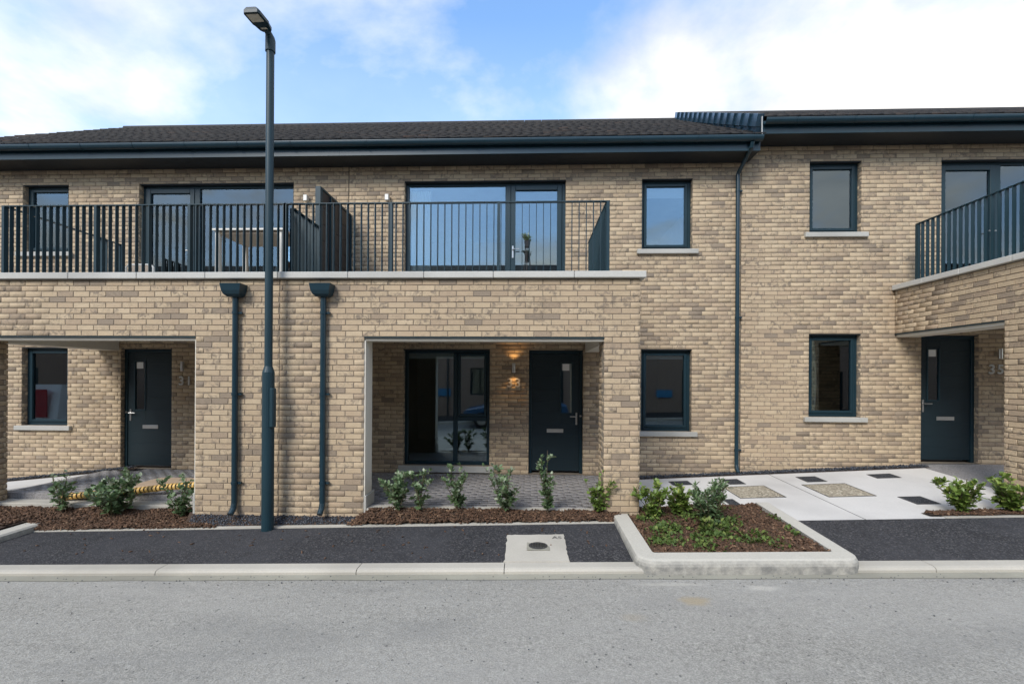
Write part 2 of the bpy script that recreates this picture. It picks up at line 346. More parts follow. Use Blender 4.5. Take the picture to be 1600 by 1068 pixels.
# dropped kerb, stone by stone, with the concrete channel in front
kb = tag(bpy.data.objects.new('kerb', None), kind='structure'); col.objects.link(kb)
joints = [-14.0, -12.0, -10.0, -8.0, -5.9, -3.8, -1.72, -.23, 1.2, 3.19, 3.93, 6.0, 8.0, 10.0, 12.0]
for a, c2 in zip(joints[:-1], joints[1:]):
    if a == 1.2: continue
    mb = MB(); g = .004; prof = [(-3.502, -.4), (-3.502, .004), (-3.625, .004), (-3.655, -.004), (-3.668, -.022), (-3.672, -.4)]
    vs = [(x, p, q + (zkerb(x) if q > -.3 else zkerb(x))) for x in (a + g, c2 - g) for p, q in prof]; n = len(prof)
    mb.add(vs, [tuple(range(n)), tuple(range(2 * n - 1, n - 1, -1))] + [(i, (i + 1) % n, n + (i + 1) % n, n + i) for i in range(n)])
    mb.build('kerb_stone', 'concrete', kb)
sheet('road_channel', -30, 30, -3.79, -3.66, lambda x, y: zroad(x, y) + .005, 'kerb_stained', 120, 2, jag=.02)
# white concrete edging along the back of the footpath
ed = tag(bpy.data.objects.new('path_edging', None), kind='structure'); col.objects.link(ed)
for a, c2 in ((-7.4, -6.0), (-5.995, -4.3), (-4.295, -2.2), (-2.195, -.6), (-.595, 1.13), (5.1, 8.0)):
    mb = MB(); vs = [(x, y, zback(x) + z) for x in (a, c2) for y, z in ((-2.455, -.2), (-2.455, .012), (-2.375, .014), (-2.375, -.2))]
    mb.add(vs, [(0, 1, 2, 3), (7, 6, 5, 4), (0, 4, 5, 1), (1, 5, 6, 2), (2, 6, 7, 3), (3, 7, 4, 0)]); mb.build('edging_strip', 'concrete', ed)
# apron of the right house
sheet('concrete_apron', 1.44, 4.14, -2.452, -.15, zpad, 'concrete_pad', 8, 6)
sheet('concrete_apron', 4.152, 6.75, -2.452, -.15, zpad, 'concrete_pad', 8, 6)
sheet('apron_joint', 4.13, 4.16, -2.45, -.15, zpad, 'footpath_asphalt', 2, 6, dz=-.006)
# ------------------------------------------------------------------ brickwork
BF = [(0, 1, 2, 3)]
def brick_verts(L, H, U, N, seed):
    rs = np.random.default_rng(seed); hl, hh = L / 2, H / 2; ring = []
    def rect(l, h, d, j): return [np.array(U) * (sx * l + rs.uniform(-j, j)) + np.array((0, 0, 1.)) * (sz * h + rs.uniform(-j, j)) + np.array(N) * (d + rs.uniform(-j, j) * .6) for sx, sz in ((-1, -1), (1, -1), (1, 1), (-1, 1))]
    vs = rect(hl, hh, -.010, 0) + rect(hl, hh, -.003, .0018) + rect(hl - .003, hh - .003, 0, .0016)
    return vs
BFACES = [(8, 9, 10, 11)] + [(a + o, (a + 1) % 4 + o, (a + 1) % 4 + o + 4, a + o + 4) for o in (0, 4) for a in range(4)]
def brick_mesh(L, H, U, N, seed, tint):
    me = bpy.data.meshes.new('brick'); me.from_pydata([tuple(v) for v in brick_verts(L, H, U, N, seed)], [], BFACES); me.materials.append(M['brick'])
    a = me.attributes.new('tint', 'FLOAT_COLOR', 'POINT'); a.data.foreach_set('color', np.array([(*tint, 1)] * 12, np.float32).ravel())
    return me
def rtint(rs):
    a = rs.random(); r = rs.uniform(0, .55) if a < .74 else (rs.uniform(.55, .82) if a < .91 else rs.uniform(.82, 1))
    return (r, (1.0 if rs.random() < .26 else rs.uniform(0, .45)), 1.0 if rs.random() < .35 else 0.0)
CO = .075; BL = .225; J = .010
def subtract(r, o):
    a, b2, c, d = r; e, f, g, h = o
    if f <= a or e >= b2 or h <= c or g >= d: return [r]
    out = []
    if e > a: out.append((a, e - .0, c, d))
    if f < b2: out.append((f, b2, c, d))
    m0, m1 = max(a, e), min(b2, f)
    if g > c: out.append((m0, m1, c, g))
    if h < d: out.append((m0, m1, h, d))
    return out
def field(bricks, O, U, N, u0, u1, z0, z1, openings=(), seed=0, zref=.026, ph=0.0):
    """bricks in stretcher bond over a rectangle: O origin (u=0), U along, N outward; appends (centre, L, H, U, N, tint)"""
    rs = np.random.default_rng(seed); k0 = math.floor((z0 - zref) / CO) - 1; O = np.array(O, float); Uv = np.array(U, float)
    for k in range(k0, math.ceil((z1 - zref) / CO) + 1):
        za, zb = zref + k * CO + J / 2, zref + (k + 1) * CO - J / 2
        off = ph + (k % 2) * BL / 2 + (.056 if k % 7 == 3 else 0)
        i0 = math.floor((u0 - off) / BL) - 1
        for i in range(i0, math.ceil((u1 - off) / BL) + 1):
            ua, ub = off + i * BL + J / 2, off + (i + 1) * BL - J / 2
            rc = [(max(ua, u0), min(ub, u1), max(za, z0), min(zb, z1))]
            if rc[0][1] - rc[0][0] < .02 or rc[0][3] - rc[0][2] < .012: continue
            for op in openings: rc = [q for r_ in rc for q in subtract(r_, op)]
            for a, b2, c, d in rc:
                if b2 - a < .022 or d - c < .014: continue
                bricks.append((O + Uv * (a + b2) / 2 + np.array((0, 0, (c + d) / 2)), b2 - a, d - c, tuple(U), tuple(N), rtint(rs)))
VAR = []
_rs = np.random.default_rng(5)
for i in range(40): VAR.append(brick_mesh(.215, .065, (1, 0, 0), (0, -1, 0), 900 + i, rtint(_rs)))
def lay(bricks, wall, nmax):
    """the bricks that show largest become objects of their own, the rest one mesh"""
    sc = []
    for k, (c, L, H, U, N, ti) in enumerate(bricks):
        px, py, z = proj(c); vis = z > .5 and 0 < px < 1600 and 0 < py < 1068 and (CAM - c) @ np.array(N) > 0
        sc.append((L * H * ((CAM - c) @ np.array(N)) / np.linalg.norm(CAM - c) / z ** 2 if vis else 0, k))
    sc.sort(reverse=True); top = [k for s_, k in sc[:nmax] if s_ > 0]; ts = set(top)
    for k in top:
        c, L, H, U, N, ti = bricks[k]
        if abs(L - .215) < .002 and abs(H - .065) < .002 and N == (0, -1, 0): me = VAR[(k * 7 + int(c[0] * 31)) % 40]
        else: me = brick_mesh(L, H, U, N, k, ti)
        o = bpy.data.objects.new('brick', me); col.objects.link(o); o.parent = wall; o.location = Vector(c)
    rest = [k for k in range(len(bricks)) if k not in ts]
    V = np.array([[np.array(v) + bricks[k][0] for v in brick_verts(*bricks[k][1:5], k)] for k in rest])
    o = npmesh('brickwork', V, BFACES, 'brick', np.array([bricks[k][5] for k in rest]), wall); tag(o, kind='stuff')
def slab(mb, axis, c0, c1, u0, u1, z0, z1, ops=()):
    """wall body between planes c0 and c1 (axis 'y' or 'x'), with rectangular openings"""
    us = sorted({u0, u1, *[min(max(v, u0), u1) for o in ops for v in o[:2]]}); zs = sorted({z0, z1, *[min(max(v, z0), z1) for o in ops for v in o[2:]]})
    def solid(i, k):
        if not (0 <= i < len(us) - 1 and 0 <= k < len(zs) - 1): return False
        u, z = (us[i] + us[i + 1]) / 2, (zs[k] + zs[k + 1]) / 2
        return not any(o[0] < u < o[1] and o[2] < z < o[3] for o in ops)
    def P(u, c, z): return (u, c, z) if axis == 'y' else (c, u, z)
    for i in range(len(us) - 1):
        for k in range(len(zs) - 1):
            if not solid(i, k): continue
            a, b2, c, d = us[i], us[i + 1], zs[k], zs[k + 1]
            for cc in (c0, c1): mb.add([P(a, cc, c), P(b2, cc, c), P(b2, cc, d), P(a, cc, d)], [(0, 1, 2, 3)])
            if not solid(i - 1, k): mb.add([P(a, c0, c), P(a, c1, c), P(a, c1, d), P(a, c0, d)], [(0, 1, 2, 3)])
            if not solid(i + 1, k): mb.add([P(b2, c0, c), P(b2, c1, c), P(b2, c1, d), P(b2, c0, d)], [(0, 1, 2, 3)])
            if not solid(i, k - 1): mb.add([P(a, c0, c), P(b2, c0, c), P(b2, c1, c), P(a, c1, c)], [(0, 1, 2, 3)])
            if not solid(i, k + 1): mb.add([P(a, c0, d), P(b2, c0, d), P(b2, c1, d), P(a, c1, d)], [(0, 1, 2, 3)])
def meshx(mb, name, mat, parent): return mb.build(name, mat, parent)
# ------------------------------------------------------------------ house parts
YF = -2.284
RV = .10                                             # depth of the window reveals
def frame_mb(mb, x0, x1, z0, z1, wd, y0, y1, r=.006):
    mb.bbox(x0, x0 + wd, y0, y1, z0, z1, r=r); mb.bbox(x1 - wd, x1, y0, y1, z0, z1, r=r)
    mb.bbox(x0 + wd + .0005, x1 - wd - .0005, y0, y1, z0, z0 + wd, r=r); mb.bbox(x0 + wd + .0005, x1 - wd - .0005, y0, y1, z1 - wd, z1, r=r)
def window(h, x0, x1, z0, z1, sill=True, blind=0, sash=True, sillx=(.09, .09)):
    mb = MB(); frame_mb(mb, x0, x1, z0, z1, .055, RV, RV + .07); f = mb.build('window', 'anthracite', h)
    a, b2, c, d = x0 + .058, x1 - .058, z0 + .058, z1 - .058
    if sash:
        mb = MB(); frame_mb(mb, a, b2, c, d, .05, RV - .012, RV + .05); mb.build('sash', 'anthracite', f); a += .05; b2 -= .05; c += .05; d -= .05
    bx('pane', 'glass', f, a - .004, b2 + .004, RV + .022, RV + .026, c - .004, d + .004)
    if sill: bx('sill', 'sill_stone', f, x0 - sillx[0], x1 + sillx[1], -.055, RV + .03, z0 - .085, z0 - .002, r=.006)
    if blind: bx('blind', 'white_plastic', f, a - .01, b2 + .01, RV + .09, RV + .10, d - blind, d + .02)
    return f
def handle(d, x, z, dr, y):
    mb = MB(); mb.bbox(x - .016, x + .016, y - .012, y, z - .12, z + .10, r=.004); mb.tube([(x, y - .01, z + .03), (x, y - .055, z + .03)], .010, 8); mb.tube([(x, y - .05, z + .03), (x + dr * .12, y - .05, z + .03)], .010, 8)
    mb.build('handle', 'steel', d)
def digits(h, txt, x, z, y):
    cu = bpy.data.curves.new('house_number', 'FONT'); cu.body = txt; cu.size = .225; cu.extrude = .008; cu.offset = .004; cu.align_x = 'CENTER'; cu.space_character = 1.28
    o = bpy.data.objects.new('tmp', cu); col.objects.link(o); dg = bpy.context.evaluated_depsgraph_get(); me = bpy.data.meshes.new_from_object(o.evaluated_get(dg)); bpy.data.objects.remove(o)
    me.materials.clear(); me.materials.append(M['digit_steel']); me.transform(Matrix.Translation((x, y, z - .07)) @ Matrix.Rotation(math.pi / 2, 4, 'X')); link('house_number', me, h)
def wall_lamp(h, x, z, lit=False):
    mb = MB(); mb.tube([(x, -.085, z - .085), (x, -.085, z + .085)], .030, 14); l = mb.build('wall_lamp', 'steel', h, smooth=False)
    bx('bracket', 'steel', l, x - .022, x + .022, -.06, .002, z - .03, z + .03)
    if lit:
        for s_ in (-1, 1):
            ld = bpy.data.lights.new('lamp_beam', 'SPOT'); ld.energy = 1.1; ld.color = (1, .55, .2); ld.spot_size = R(115); ld.spot_blend = .8; ld.shadow_soft_size = .02
            lo = bpy.data.objects.new('lamp_beam', ld); col.objects.link(lo); lo.location = (x, -.085, z + s_ * .10); lo.rotation_euler = (0 if s_ < 0 else math.pi, 0, 0); lo.parent = l
def railing_bar_mesh(h, L=.008, D=.05):
    mb = MB(); mb.box(-L / 2, L / 2, -D / 2, D / 2, 0, h); return mb.mesh('baluster', 'railing_paint')
BARF = railing_bar_mesh(1.0); BARS = None
mb = MB(); mb.box(-.025, .025, -.004, .004, 0, 1.0); BARS = mb.mesh('baluster', 'railing_paint')
def railing(h, pts, ztop, zbot, postx=(), skip=None):
    """flat-bar railing along a polyline of (x, y)"""
    mb = MB()
    for (xa, ya), (xb, yb) in zip(pts[:-1], pts[1:]):
        if abs(xa - xb) > abs(ya - yb): mb.box(min(xa, xb) - .025, max(xa, xb) + .025, ya - .026, ya + .026, ztop - .012, ztop)
        else: mb.box(xa - .0255, xa + .0255, min(ya, yb) + .027, max(ya, yb) + .02, ztop - .0125, ztop - .0005)
    r = mb.build('balcony_railing', 'railing_paint', h)
    hh = ztop - .012 - zbot
    for (xa, ya), (xb, yb) in zip(pts[:-1], pts[1:]):
        if abs(xa - xb) > abs(ya - yb): bx('bottom_rail', 'railing_paint', r, min(xa, xb) + .02, max(xa, xb) - .02, ya - .020, ya + .020, zbot + .03, zbot + .042)
    for (xa, ya), (xb, yb) in zip(pts[:-1], pts[1:]):
        al = abs(xa - xb) > abs(ya - yb); Ls = max(abs(xa - xb), abs(ya - yb)); n = max(2, round(Ls / .0945))
        for i in range(0 if al else 1, n + 1):
            f = i / n; x, y = xa + (xb - xa) * f, ya + (yb - ya) * f
            if skip and not al and y < skip: continue
            o = bpy.data.objects.new('baluster', BARF if al else BARS); col.objects.link(o); o.parent = r; o.location = (x, y, zbot); o.scale = (1, 1, hh - .0005)
    for (x, y) in postx:
        mb = MB(); mb.box(x - .018, x + .018, y - .03, y + .03, zbot, ztop - .013); mb.build('post', 'railing_paint', r)
    return r
def house(num, label, X, z, xa, xb, door_sgn, porch, wall_x):
    """X maps the standard plan coordinate u (window end .. party wall) to world x; z = floor level"""
    H = thing('terraced_house', label, 'house', (0, 0, 0), 'brick terraced houses of the row')
    s_ = 1 if X(1) > X(0) else -1
    def rng_(a, b2): return (min(X(a), X(b2)), max(X(a), X(b2)))
    win = rng_(.845, 1.737); door = rng_(2.762, 3.735); big = rng_(4.44, 6.01); pat = rng_(3.09, 6.01)
    zl0, zl1, zu0, zu1 = z + .785, z + 2.245, z + 4.02, z + 5.28
    ops = [(win[0], win[1], zl0, zl1), (win[0], win[1], zu0, zu1), (door[0], door[1], z - .002, z + 2.225), (big[0], big[1], z + .13, z + 2.23), (pat[0], pat[1], z + 3.03, z + 5.28)]
    # outer wall with its bricks
    bricks = []
    body = MB(); slab(body, 'y', .007, .30, wall_x[0], wall_x[1], -.5, z + 5.70, ops)
    field(bricks, (0, 0, 0), (1, 0, 0), (0, -1, 0), wall_x[0] + .004, wall_x[1] - .004, -.42, z + 5.69, ops, num, zref=z - .004, ph=.03 * (num % 5))
    for o in ops:                                     # brick reveals at both sides of each opening
        field(bricks, (o[0], 0, 0), (0, 1, 0), (1, 0, 0), .006, RV + .03, o[2], o[3], (), num + 7, zref=z - .004, ph=.06)
        field(bricks, (o[1], 0, 0), (0, 1, 0), (-1, 0, 0), .006, RV + .03, o[2], o[3], (), num + 9, zref=z - .004, ph=.06)
        bx('lintel', 'soffit_board', H, o[0], o[1], .012, RV + .02, o[3] - .014, o[3] - .001)
    # ---- porch and balcony box: parapet beam, corner pier, front wall
    p0, p1 = rng_(porch[0], porch[1]); outer = X(porch[0]); inner = X(porch[0] + .457); jamb = X(5.90); party = X(porch[1])
    zb, zt = z + 2.246, z + 3.0
    lo, hi = min(outer, party), max(outer, party)
    oo = [(min(inner, jamb), max(inner, jamb), -1, zb)]
    slab(body, 'y', YF + .007, YF + .23, lo + (0 if s_ < 0 else .012), hi - (.012 if s_ < 0 else 0), -.6, zt, oo)
    field(bricks, (0, YF, 0), (1, 0, 0), (0, -1, 0), lo + (.004 if s_ < 0 else .001), hi - (.001 if s_ < 0 else .004), -.32, zt, oo, num + 3, zref=z - .004, ph=.07)
    xi = inner                                         # pier: its inner and rear faces and the outer side
    ya, yb = YF + .45, YF
    pm = (min(outer, inner), max(outer, inner))
    body.box(pm[0] + .012, pm[1] - .012, YF + .2305, ya - .012, -.6, zb + .3)
    field(bricks, (inner, YF, 0), (0, 1, 0), (s_, 0, 0), .006, .446, -.3, zb, (), num + 11, zref=z - .004, ph=.06)
    field(bricks, (outer, YF, 0), (0, 1, 0), (-s_, 0, 0), .006, .446, -.3, zb, (), num + 12, zref=z - .004, ph=.06)
    field(bricks, (0, ya, 0), (1, 0, 0), (0, 1, 0), pm[0], pm[1], -.3, zb, (), num + 13, zref=z - .004, ph=.05)
    sb = (outer + s_ * .010, outer + s_ * .23)         # side beam back to the house wall
    body.box(min(sb), max(sb), YF + .2305, .0095, zb + .002, zt)
    field(bricks, (outer, YF, 0), (0, 1, 0), (-s_, 0, 0), .006, 2.278, zb, zt, (), num + 14, zref=z - .004, ph=.1)
    wl = body.build('wall', 'mortar', H)
    lay(bricks, wl, 292)
    # lintel angle, cream soffits, balcony slab
    il, ih = min(inner, jamb), max(inner, jamb)
    bx('lintel_angle', 'anthracite', H, il, ih, YF - .004, YF + .10, zb - .016, zb - .001)
    bx('side_lintel_angle', 'anthracite', H, min(outer - s_ * .004, outer + s_ * .1), max(outer - s_ * .004, outer + s_ * .1), YF + .452, -.002, zb - .016, zb - .001)
    bx('soffit_trim', 'cream_render', H, il, ih, YF + .03, YF + .25, zb - .050, zb - .017)
    q = (outer + s_ * .03, outer + s_ * .42); bx('side_beam_casing', 'cream_render', H, min(q), max(q), YF + .452, -.003, zb - .055, zb + .145)
    bx('porch_ceiling', 'cream_render', H, lo + .24, hi - .02, YF + .235, -.002, z + 2.39, z + 2.43)
    bx('balcony_deck', 'sill_stone', H, lo + .235, hi - .02, YF + .235, -.003, z + 2.88, z + 2.99)
    jq = (jamb + s_ * -.016, jamb + s_ * .0); bx('jamb_lining', 'cream_render', H, min(jq), max(jq), YF + .012, YF + .27, z + .16, zb - .051)
    bx('jamb_base', 'sill_stone', H, min(jamb - s_ * .035, jamb), max(jamb - s_ * .035, jamb), YF + .004, YF + .33, z - .12, z + .158, r=.005)
    # coping stones: front run and side return
    xs = np.linspace(lo - (.065 if s_ < 0 and 0 else 0), hi, 7) if False else None
    c0, c1 = (lo if s_ < 0 else lo - .065), (hi + .065 if s_ < 0 else hi)
    e = list(np.linspace(c0, c1, 6)); jit = [0] + [random.uniform(-.05, .05) for _ in e[1:-1]] + [0]; e = [a + j for a, j in zip(e, jit)]
    for a, b2 in zip(e[:-1], e[1:]): bx('coping_stone', 'coping_stone', H, a + .003, b2 - .003, YF - .055, YF + .30, zt + .004, zt + .088, r=.006)
    e = [YF + .306, -1.25, -.62, -.004]; qx = (outer - s_ * .06, outer + s_ * .30)
    for a, b2 in zip(e[:-1], e[1:]): bx('coping_stone', 'coping_stone', H, min(qx), max(qx), a + .003, b2 - .003, zt + .004, zt + .088, r=.006)
    # railing
    zr0, zr1 = zt + .088, z + 4.05
    xr = {31: -7.24, 33: outer - .40, 35: 6.48}[num]; xe = party - s_ * .004
    n_ = 3; ps = [(xr + (xe - xr) * k / n_, -2.15) for k in range(n_ + 1)]
    railing(H, [(xr, -.36), (xr, -2.15), (xe, -2.15)], zr1, zr0, ps + [(xr, -.36)], -.80 if num == 31 else None)
    # windows and doors
    f = window(H, win[0], win[1], zl0, zl1, blind=.06 if num == 33 else 0); f = window(H, win[0], win[1], zu0, zu1, blind=.17 if num == 33 else 0)
    # big ground floor window: fixed light beside a two-part light
    mb = MB(); b0, b1, c, d = big[0], big[1], z + .13, z + 2.23; frame_mb(mb, b0, b1, c, d, .06, RV, RV + .07)
    mx_ = X(5.075); mb.bbox(mx_ - .04, mx_ + .04, RV - .004, RV + .066, c + .061, d - .061, r=.006)
    sx = (min(X(4.50), X(5.035)), max(X(4.50), X(5.035))); mb.bbox(sx[0] + .001, sx[1] - .001, RV - .002, RV + .066, z + .93, z + 1.01, r=.006)
    bw = mb.build('window', 'anthracite', H)
    lx = (min(X(5.115), X(5.95)), max(X(5.115), X(5.95))); bx('pane', 'glass', bw, lx[0], lx[1], RV + .03, RV + .034, c + .055, d - .055)
    bx('pane', 'glass', bw, sx[0], sx[1], RV + .03, RV + .034, c + .055, z + .935)
    mb = MB(); frame_mb(mb, sx[0] + .003, sx[1] - .003, z + 1.013, d - .063, .048, RV - .012, RV + .05); mb.build('sash', 'anthracite', bw); bx('pane', 'glass', bw, sx[0] + .045, sx[1] - .045, RV + .024, RV + .028, z + 1.055, d - .105)
    bx('sill', 'sill_stone', bw, b0 - .08, b1 + .08, -.04, RV + .03, z + .012, z + .128, r=.006)
    bx('blind', 'white_plastic', bw, b0 + .06, b1 - .06, RV + .09, RV + .10, d - .16, d - .04)
    # patio doors on the balcony
    mb = MB(); c, d = z + 3.03, z + 5.28; frame_mb(mb, pat[0], pat[1], c, d, .06, RV, RV + .07); pm_ = X(4.13); mb.bbox(pm_ - .05, pm_ + .05, RV - .004, RV + .066, c + .061, d - .061, r=.006); pd = mb.build('patio_door', 'anthracite', H)
    dx = (min(X(3.152), X(4.079)), max(X(3.152), X(4.079))); mb = MB(); frame_mb(mb, dx[0], dx[1], c + .063, d - .063, .085, RV - .015, RV + .05); sd_ = mb.build('sash', 'anthracite', pd)
    bx('pane', 'glass', pd, dx[0] + .08, dx[1] - .08, RV + .022, RV + .026, c + .14, d - .14); fx = (min(X(4.18), X(5.95)), max(X(4.18), X(5.95)))
    bx('pane', 'glass', pd, fx[0], fx[1], RV + .03, RV + .034, c + .055, d - .055); handle(pd, X(4.04), z + 4.02 - .0, s_ * -1, RV - .015)
    # front door
    mb = MB(); d0, d1 = door; yy = RV - .02; frame_w = .055
    mb.bbox(d0, d0 + frame_w, yy, yy + .09, z, z + 2.223, r=.005); mb.bbox(d1 - frame_w, d1, yy, yy + .09, z, z + 2.223, r=.005); mb.bbox(d0 + frame_w + .001, d1 - frame_w - .001, yy, yy + .09, z + 2.165, z + 2.223, r=.005)
    dr = mb.build('front_door', 'anthracite', H)
    a, b2 = d0 + .058, d1 - .058; vx = (min(X(2.955), X(3.145)), max(X(2.955), X(3.145))); zt_, zb_ = z + 1.99, z + 1.09
    lf = MB(); zz = z + .045; n = 0
    def leaf(x0, x1, z0, z1): lf.bbox(x0, x1, yy + .018, yy + .06, z0, z1, r=.0012)
    zs = [z + .045 + i * .2115 for i in range(11)]
    for k in range(10):                                 # horizontal boards with a fine groove between
        za_, zb2 = zs[k], zs[k + 1] - .0003
        if zb2 <= zb_ or za_ >= zt_: leaf(a, b2, za_, zb2)
        else:
            leaf(a, vx[0] - .02, za_, zb2); leaf(vx[1] + .02, b2, za_, zb2)
            if za_ < zb_ - .02: leaf(vx[0] - .019, vx[1] + .019, za_, zb_ - .02)
            if zb2 > zt_ + .02: leaf(vx[0] - .019, vx[1] + .019, zt_ + .02, zb2)
    lf.build('door_leaf', 'door_skin', dr)
    mb = MB(); frame_mb(mb, vx[0] - .018, vx[1] + .018, zb_ - .018, zt_ + .018, .022, yy + .008, yy + .05, r=.003); mb.build('pane_bead', 'anthracite', dr)
    bx('pane', 'glass', dr, vx[0], vx[1], yy + .03, yy + .034, zb_, zt_)
    bx('pane_sticker', 'white_plastic', dr, vx[0] + .02, vx[1] - .045, yy + .025, yy + .0285, zt_ - .13, zt_ - .01)
    lx_ = (min(X(3.105), X(3.405)), max(X(3.105), X(3.405))); bx('letter_plate', 'steel', dr, lx_[0], lx_[1], yy + .008, yy + .019, z + .735, z + .805, r=.004)
    handle(dr, X(2.87), z + 1.0, s_, yy + .018); bx('threshold', 'steel', dr, d0, d1, -.03, yy + .02, z - .028, z - .003, r=.004)
    mb = MB(); mb.tube([(X(2.80), yy + .0, z + 1.04), (X(2.80), yy - .012, z + 1.04)], .018, 10); mb.build('lock_cylinder', 'steel', dr)
    wall_lamp(H, X(4.005), z + 1.90, num == 33); digits(H, str(num), X(4.005), z + 1.63, -.016)
    # rooms behind the glass
    rm = MB(); x0, x1 = wall_x[0] + .15, wall_x[1] - .15
    for za_, zb2 in ((z - .0, z + 2.5), (z + 2.95, z + 5.55)):
        rm.add([(x0, .31, za_), (x1, .31, za_), (x1, 4.6, za_), (x0, 4.6, za_), (x0, .31, zb2), (x1, .31, zb2), (x1, 4.6, zb2), (x0, 4.6, zb2)], [(0, 1, 2, 3), (4, 5, 6, 7), (1, 2, 6, 5), (2, 3, 7, 6), (3, 0, 4, 7)])
        xm = X(2.3); rm.box(xm - .05, xm + .05, .5, 4.59, za_ + .001, zb2 - .001)
    rm.build('room', 'interior_wall', H)
    return H
def roof(H, x0, x1, z, dr=0.0):
    ye, ze, yr, zr = -.47, z + 5.80, 3.95, z + 8.54 - dr
    L = math.hypot(yr - ye, zr - ze); uy, uz = (yr - ye) / L, (zr - ze) / L
    mb = MB(); mb.prism([(ye + .05, ze - .06), (yr, zr - .09), (yr + 4.4, ze - .06), (yr + 4.3, ze - .25), (ye + .05, ze - .12)], 'x', x0, x1); rf = mb.build('roof', 'soffit_board', H)
    n = 20; g = L / n; V = []; T = []; w_ = .19; nx = max(1, int(round((x1 - x0) / w_))); w_ = (x1 - x0) / nx
    for k in range(n):
        ro = random.uniform(-.06, .06)
        for i in range(nx):
            a = x0 + i * w_ + ro; j = random.uniform(-.003, .003)
            s0, s1 = k * g - .03, (k + 1) * g + .02
            def P(x, s, h): return (x, ye + uy * s - uz * h, ze + uz * s + uy * h)
            h0, h1 = .030 + j, .010 + j
            V.append([P(a, s0, h0 - .018), P(a + w_, s0, h0 - .018), P(a + w_, s0, h0), P(a, s0, h0), P(a, s1, h1), P(a + w_, s1, h1)])
            r_ = .5 + .5 * math.sin(a * 1.3 + k * .9) * math.sin(a * .37 - k * .5); T.append((min(1, max(0, random.gauss(.15 + .5 * r_, .22))), 0, 0))
    o = npmesh('tiles', np.array(V), [(0, 1, 2, 3), (3, 2, 5, 4), (0, 3, 4), (1, 5, 2)], 'roof_tile', np.array(T), rf); tag(o, kind='stuff')
    mb = MB(); xx = x0
    while xx < x1 - .1:
        xe_ = min(xx + .45, x1); mb.tube([(xx + .004, yr, zr - .045), (xe_ - .004, yr, zr - .045)], .10, 12); xx = xe_
    mb.build('ridge', 'roof_tile', rf, tint=True)
    # fascia, soffit, gutter with unions
    bx('fascia', 'gutter_plastic', H, x0, x1, -.43, -.405, z + 5.545, z + 5.74)
    bx('soffit', 'soffit_board', H, x0, x1, -.404, .008, z + 5.55, z + 5.565)
    mb = MB(); prof = [(-.435 - .062 + .062 * math.cos(a), z + 5.735 + .068 * math.sin(a)) for a in np.linspace(math.pi, 2 * math.pi, 12)]
    prof = [(prof[0][0], prof[0][1] + .012)] + prof + [(prof[-1][0], prof[-1][1] + .012)]; inn = [(-.497 + (p - -.497) * .93, q + .006) for p, q in reversed(prof)]
    mb.prism(prof + inn, 'x', x0, x1); gt = mb.build('gutter', 'gutter_plastic', H)
    big_ = [(-.497 + (p + .497) * 1.09, z + 5.747 + (q - z - 5.747) * 1.09) for p, q in prof]; inb = [(-.497 + (p + .497) * 1.0, q + .004) for p, q in reversed(prof)]
    xx = x0 + .5
    while xx < x1 - .05:
        mb = MB(); mb.prism(big_ + inb, 'x', xx, xx + .022); mb.build('gutter_bracket', 'gutter_plastic', gt); xx += .93
    return rf
def pipe(H, x, y, z0, z1, neck=None, hopper=False, r=.036):
    mb = MB()
    pts = [(x, y - .075, z0 + .03), (x, y - .02, z0 + .09), (x, y, z0 + .16), (x, y, z1)]
    if neck: pts += neck
    mb.tube(pts, r, 14); p = mb.build('downpipe', 'gutter_plastic', H, smooth=False)
    for zz in (z0 + .42, (z0 + z1) / 2 + .15, z1 - .22):
        mb = MB(); mb.tube([(x, y, zz - .018), (x, y, zz + .018)], r + .006, 14); mb.box(x + .03, x + .085, y + .0, y + .035, zz - .012, zz + .012); mb.build('bracket', 'gutter_plastic', p)
    if hopper:
        vs = []
        for zz, a, d0, d1 in ((z1 - .015, .075, -.06, .04), (z1 + .015, .108, -.09, .04), (z1 + .06, .122, -.11, .04), (z1 + .148, .138, -.12, .04)):
            vs += [(x - a, y + d0, zz), (x + a, y + d0, zz), (x + a, y + d1, zz), (x - a, y + d1, zz)]
        fs = [(0, 3, 2, 1), (12, 13, 14, 15)] + [(k * 4 + i, k * 4 + (i + 1) % 4, k * 4 + 4 + (i + 1) % 4, k * 4 + 4 + i) for k in range(3) for i in range(4)]
        mb = MB(); mb.add(vs, fs); mb.build('rainwater_hopper', 'gutter_plastic', p)
Z33, Z35 = .03, .31
H31 = house(31, 'brick terraced house numbered 31 with a white table on its balcony', lambda u: -10.325 + u, Z33, 0, 0, 1, (2.31, 7.033), (-11.05, -3.295))
H33 = house(33, 'brick terraced house numbered 33 with the porch wall lamp lit', lambda u: 3.745 - u, Z33, 0, 0, -1, (2.31, 7.033), (-3.285, 3.74))
H35 = house(35, 'brick terraced house numbered 35 beside the concrete apron, its roof a step higher', lambda u: 4.085 + u, Z35, 0, 0, 1, (2.31, 7.033), (3.75, 11.1))
roof(H31, -11.12, -3.291, Z33); roof(H33, -3.289, 3.86, Z33); rf35 = roof(H35, 3.90, 14.0, Z35, .13)
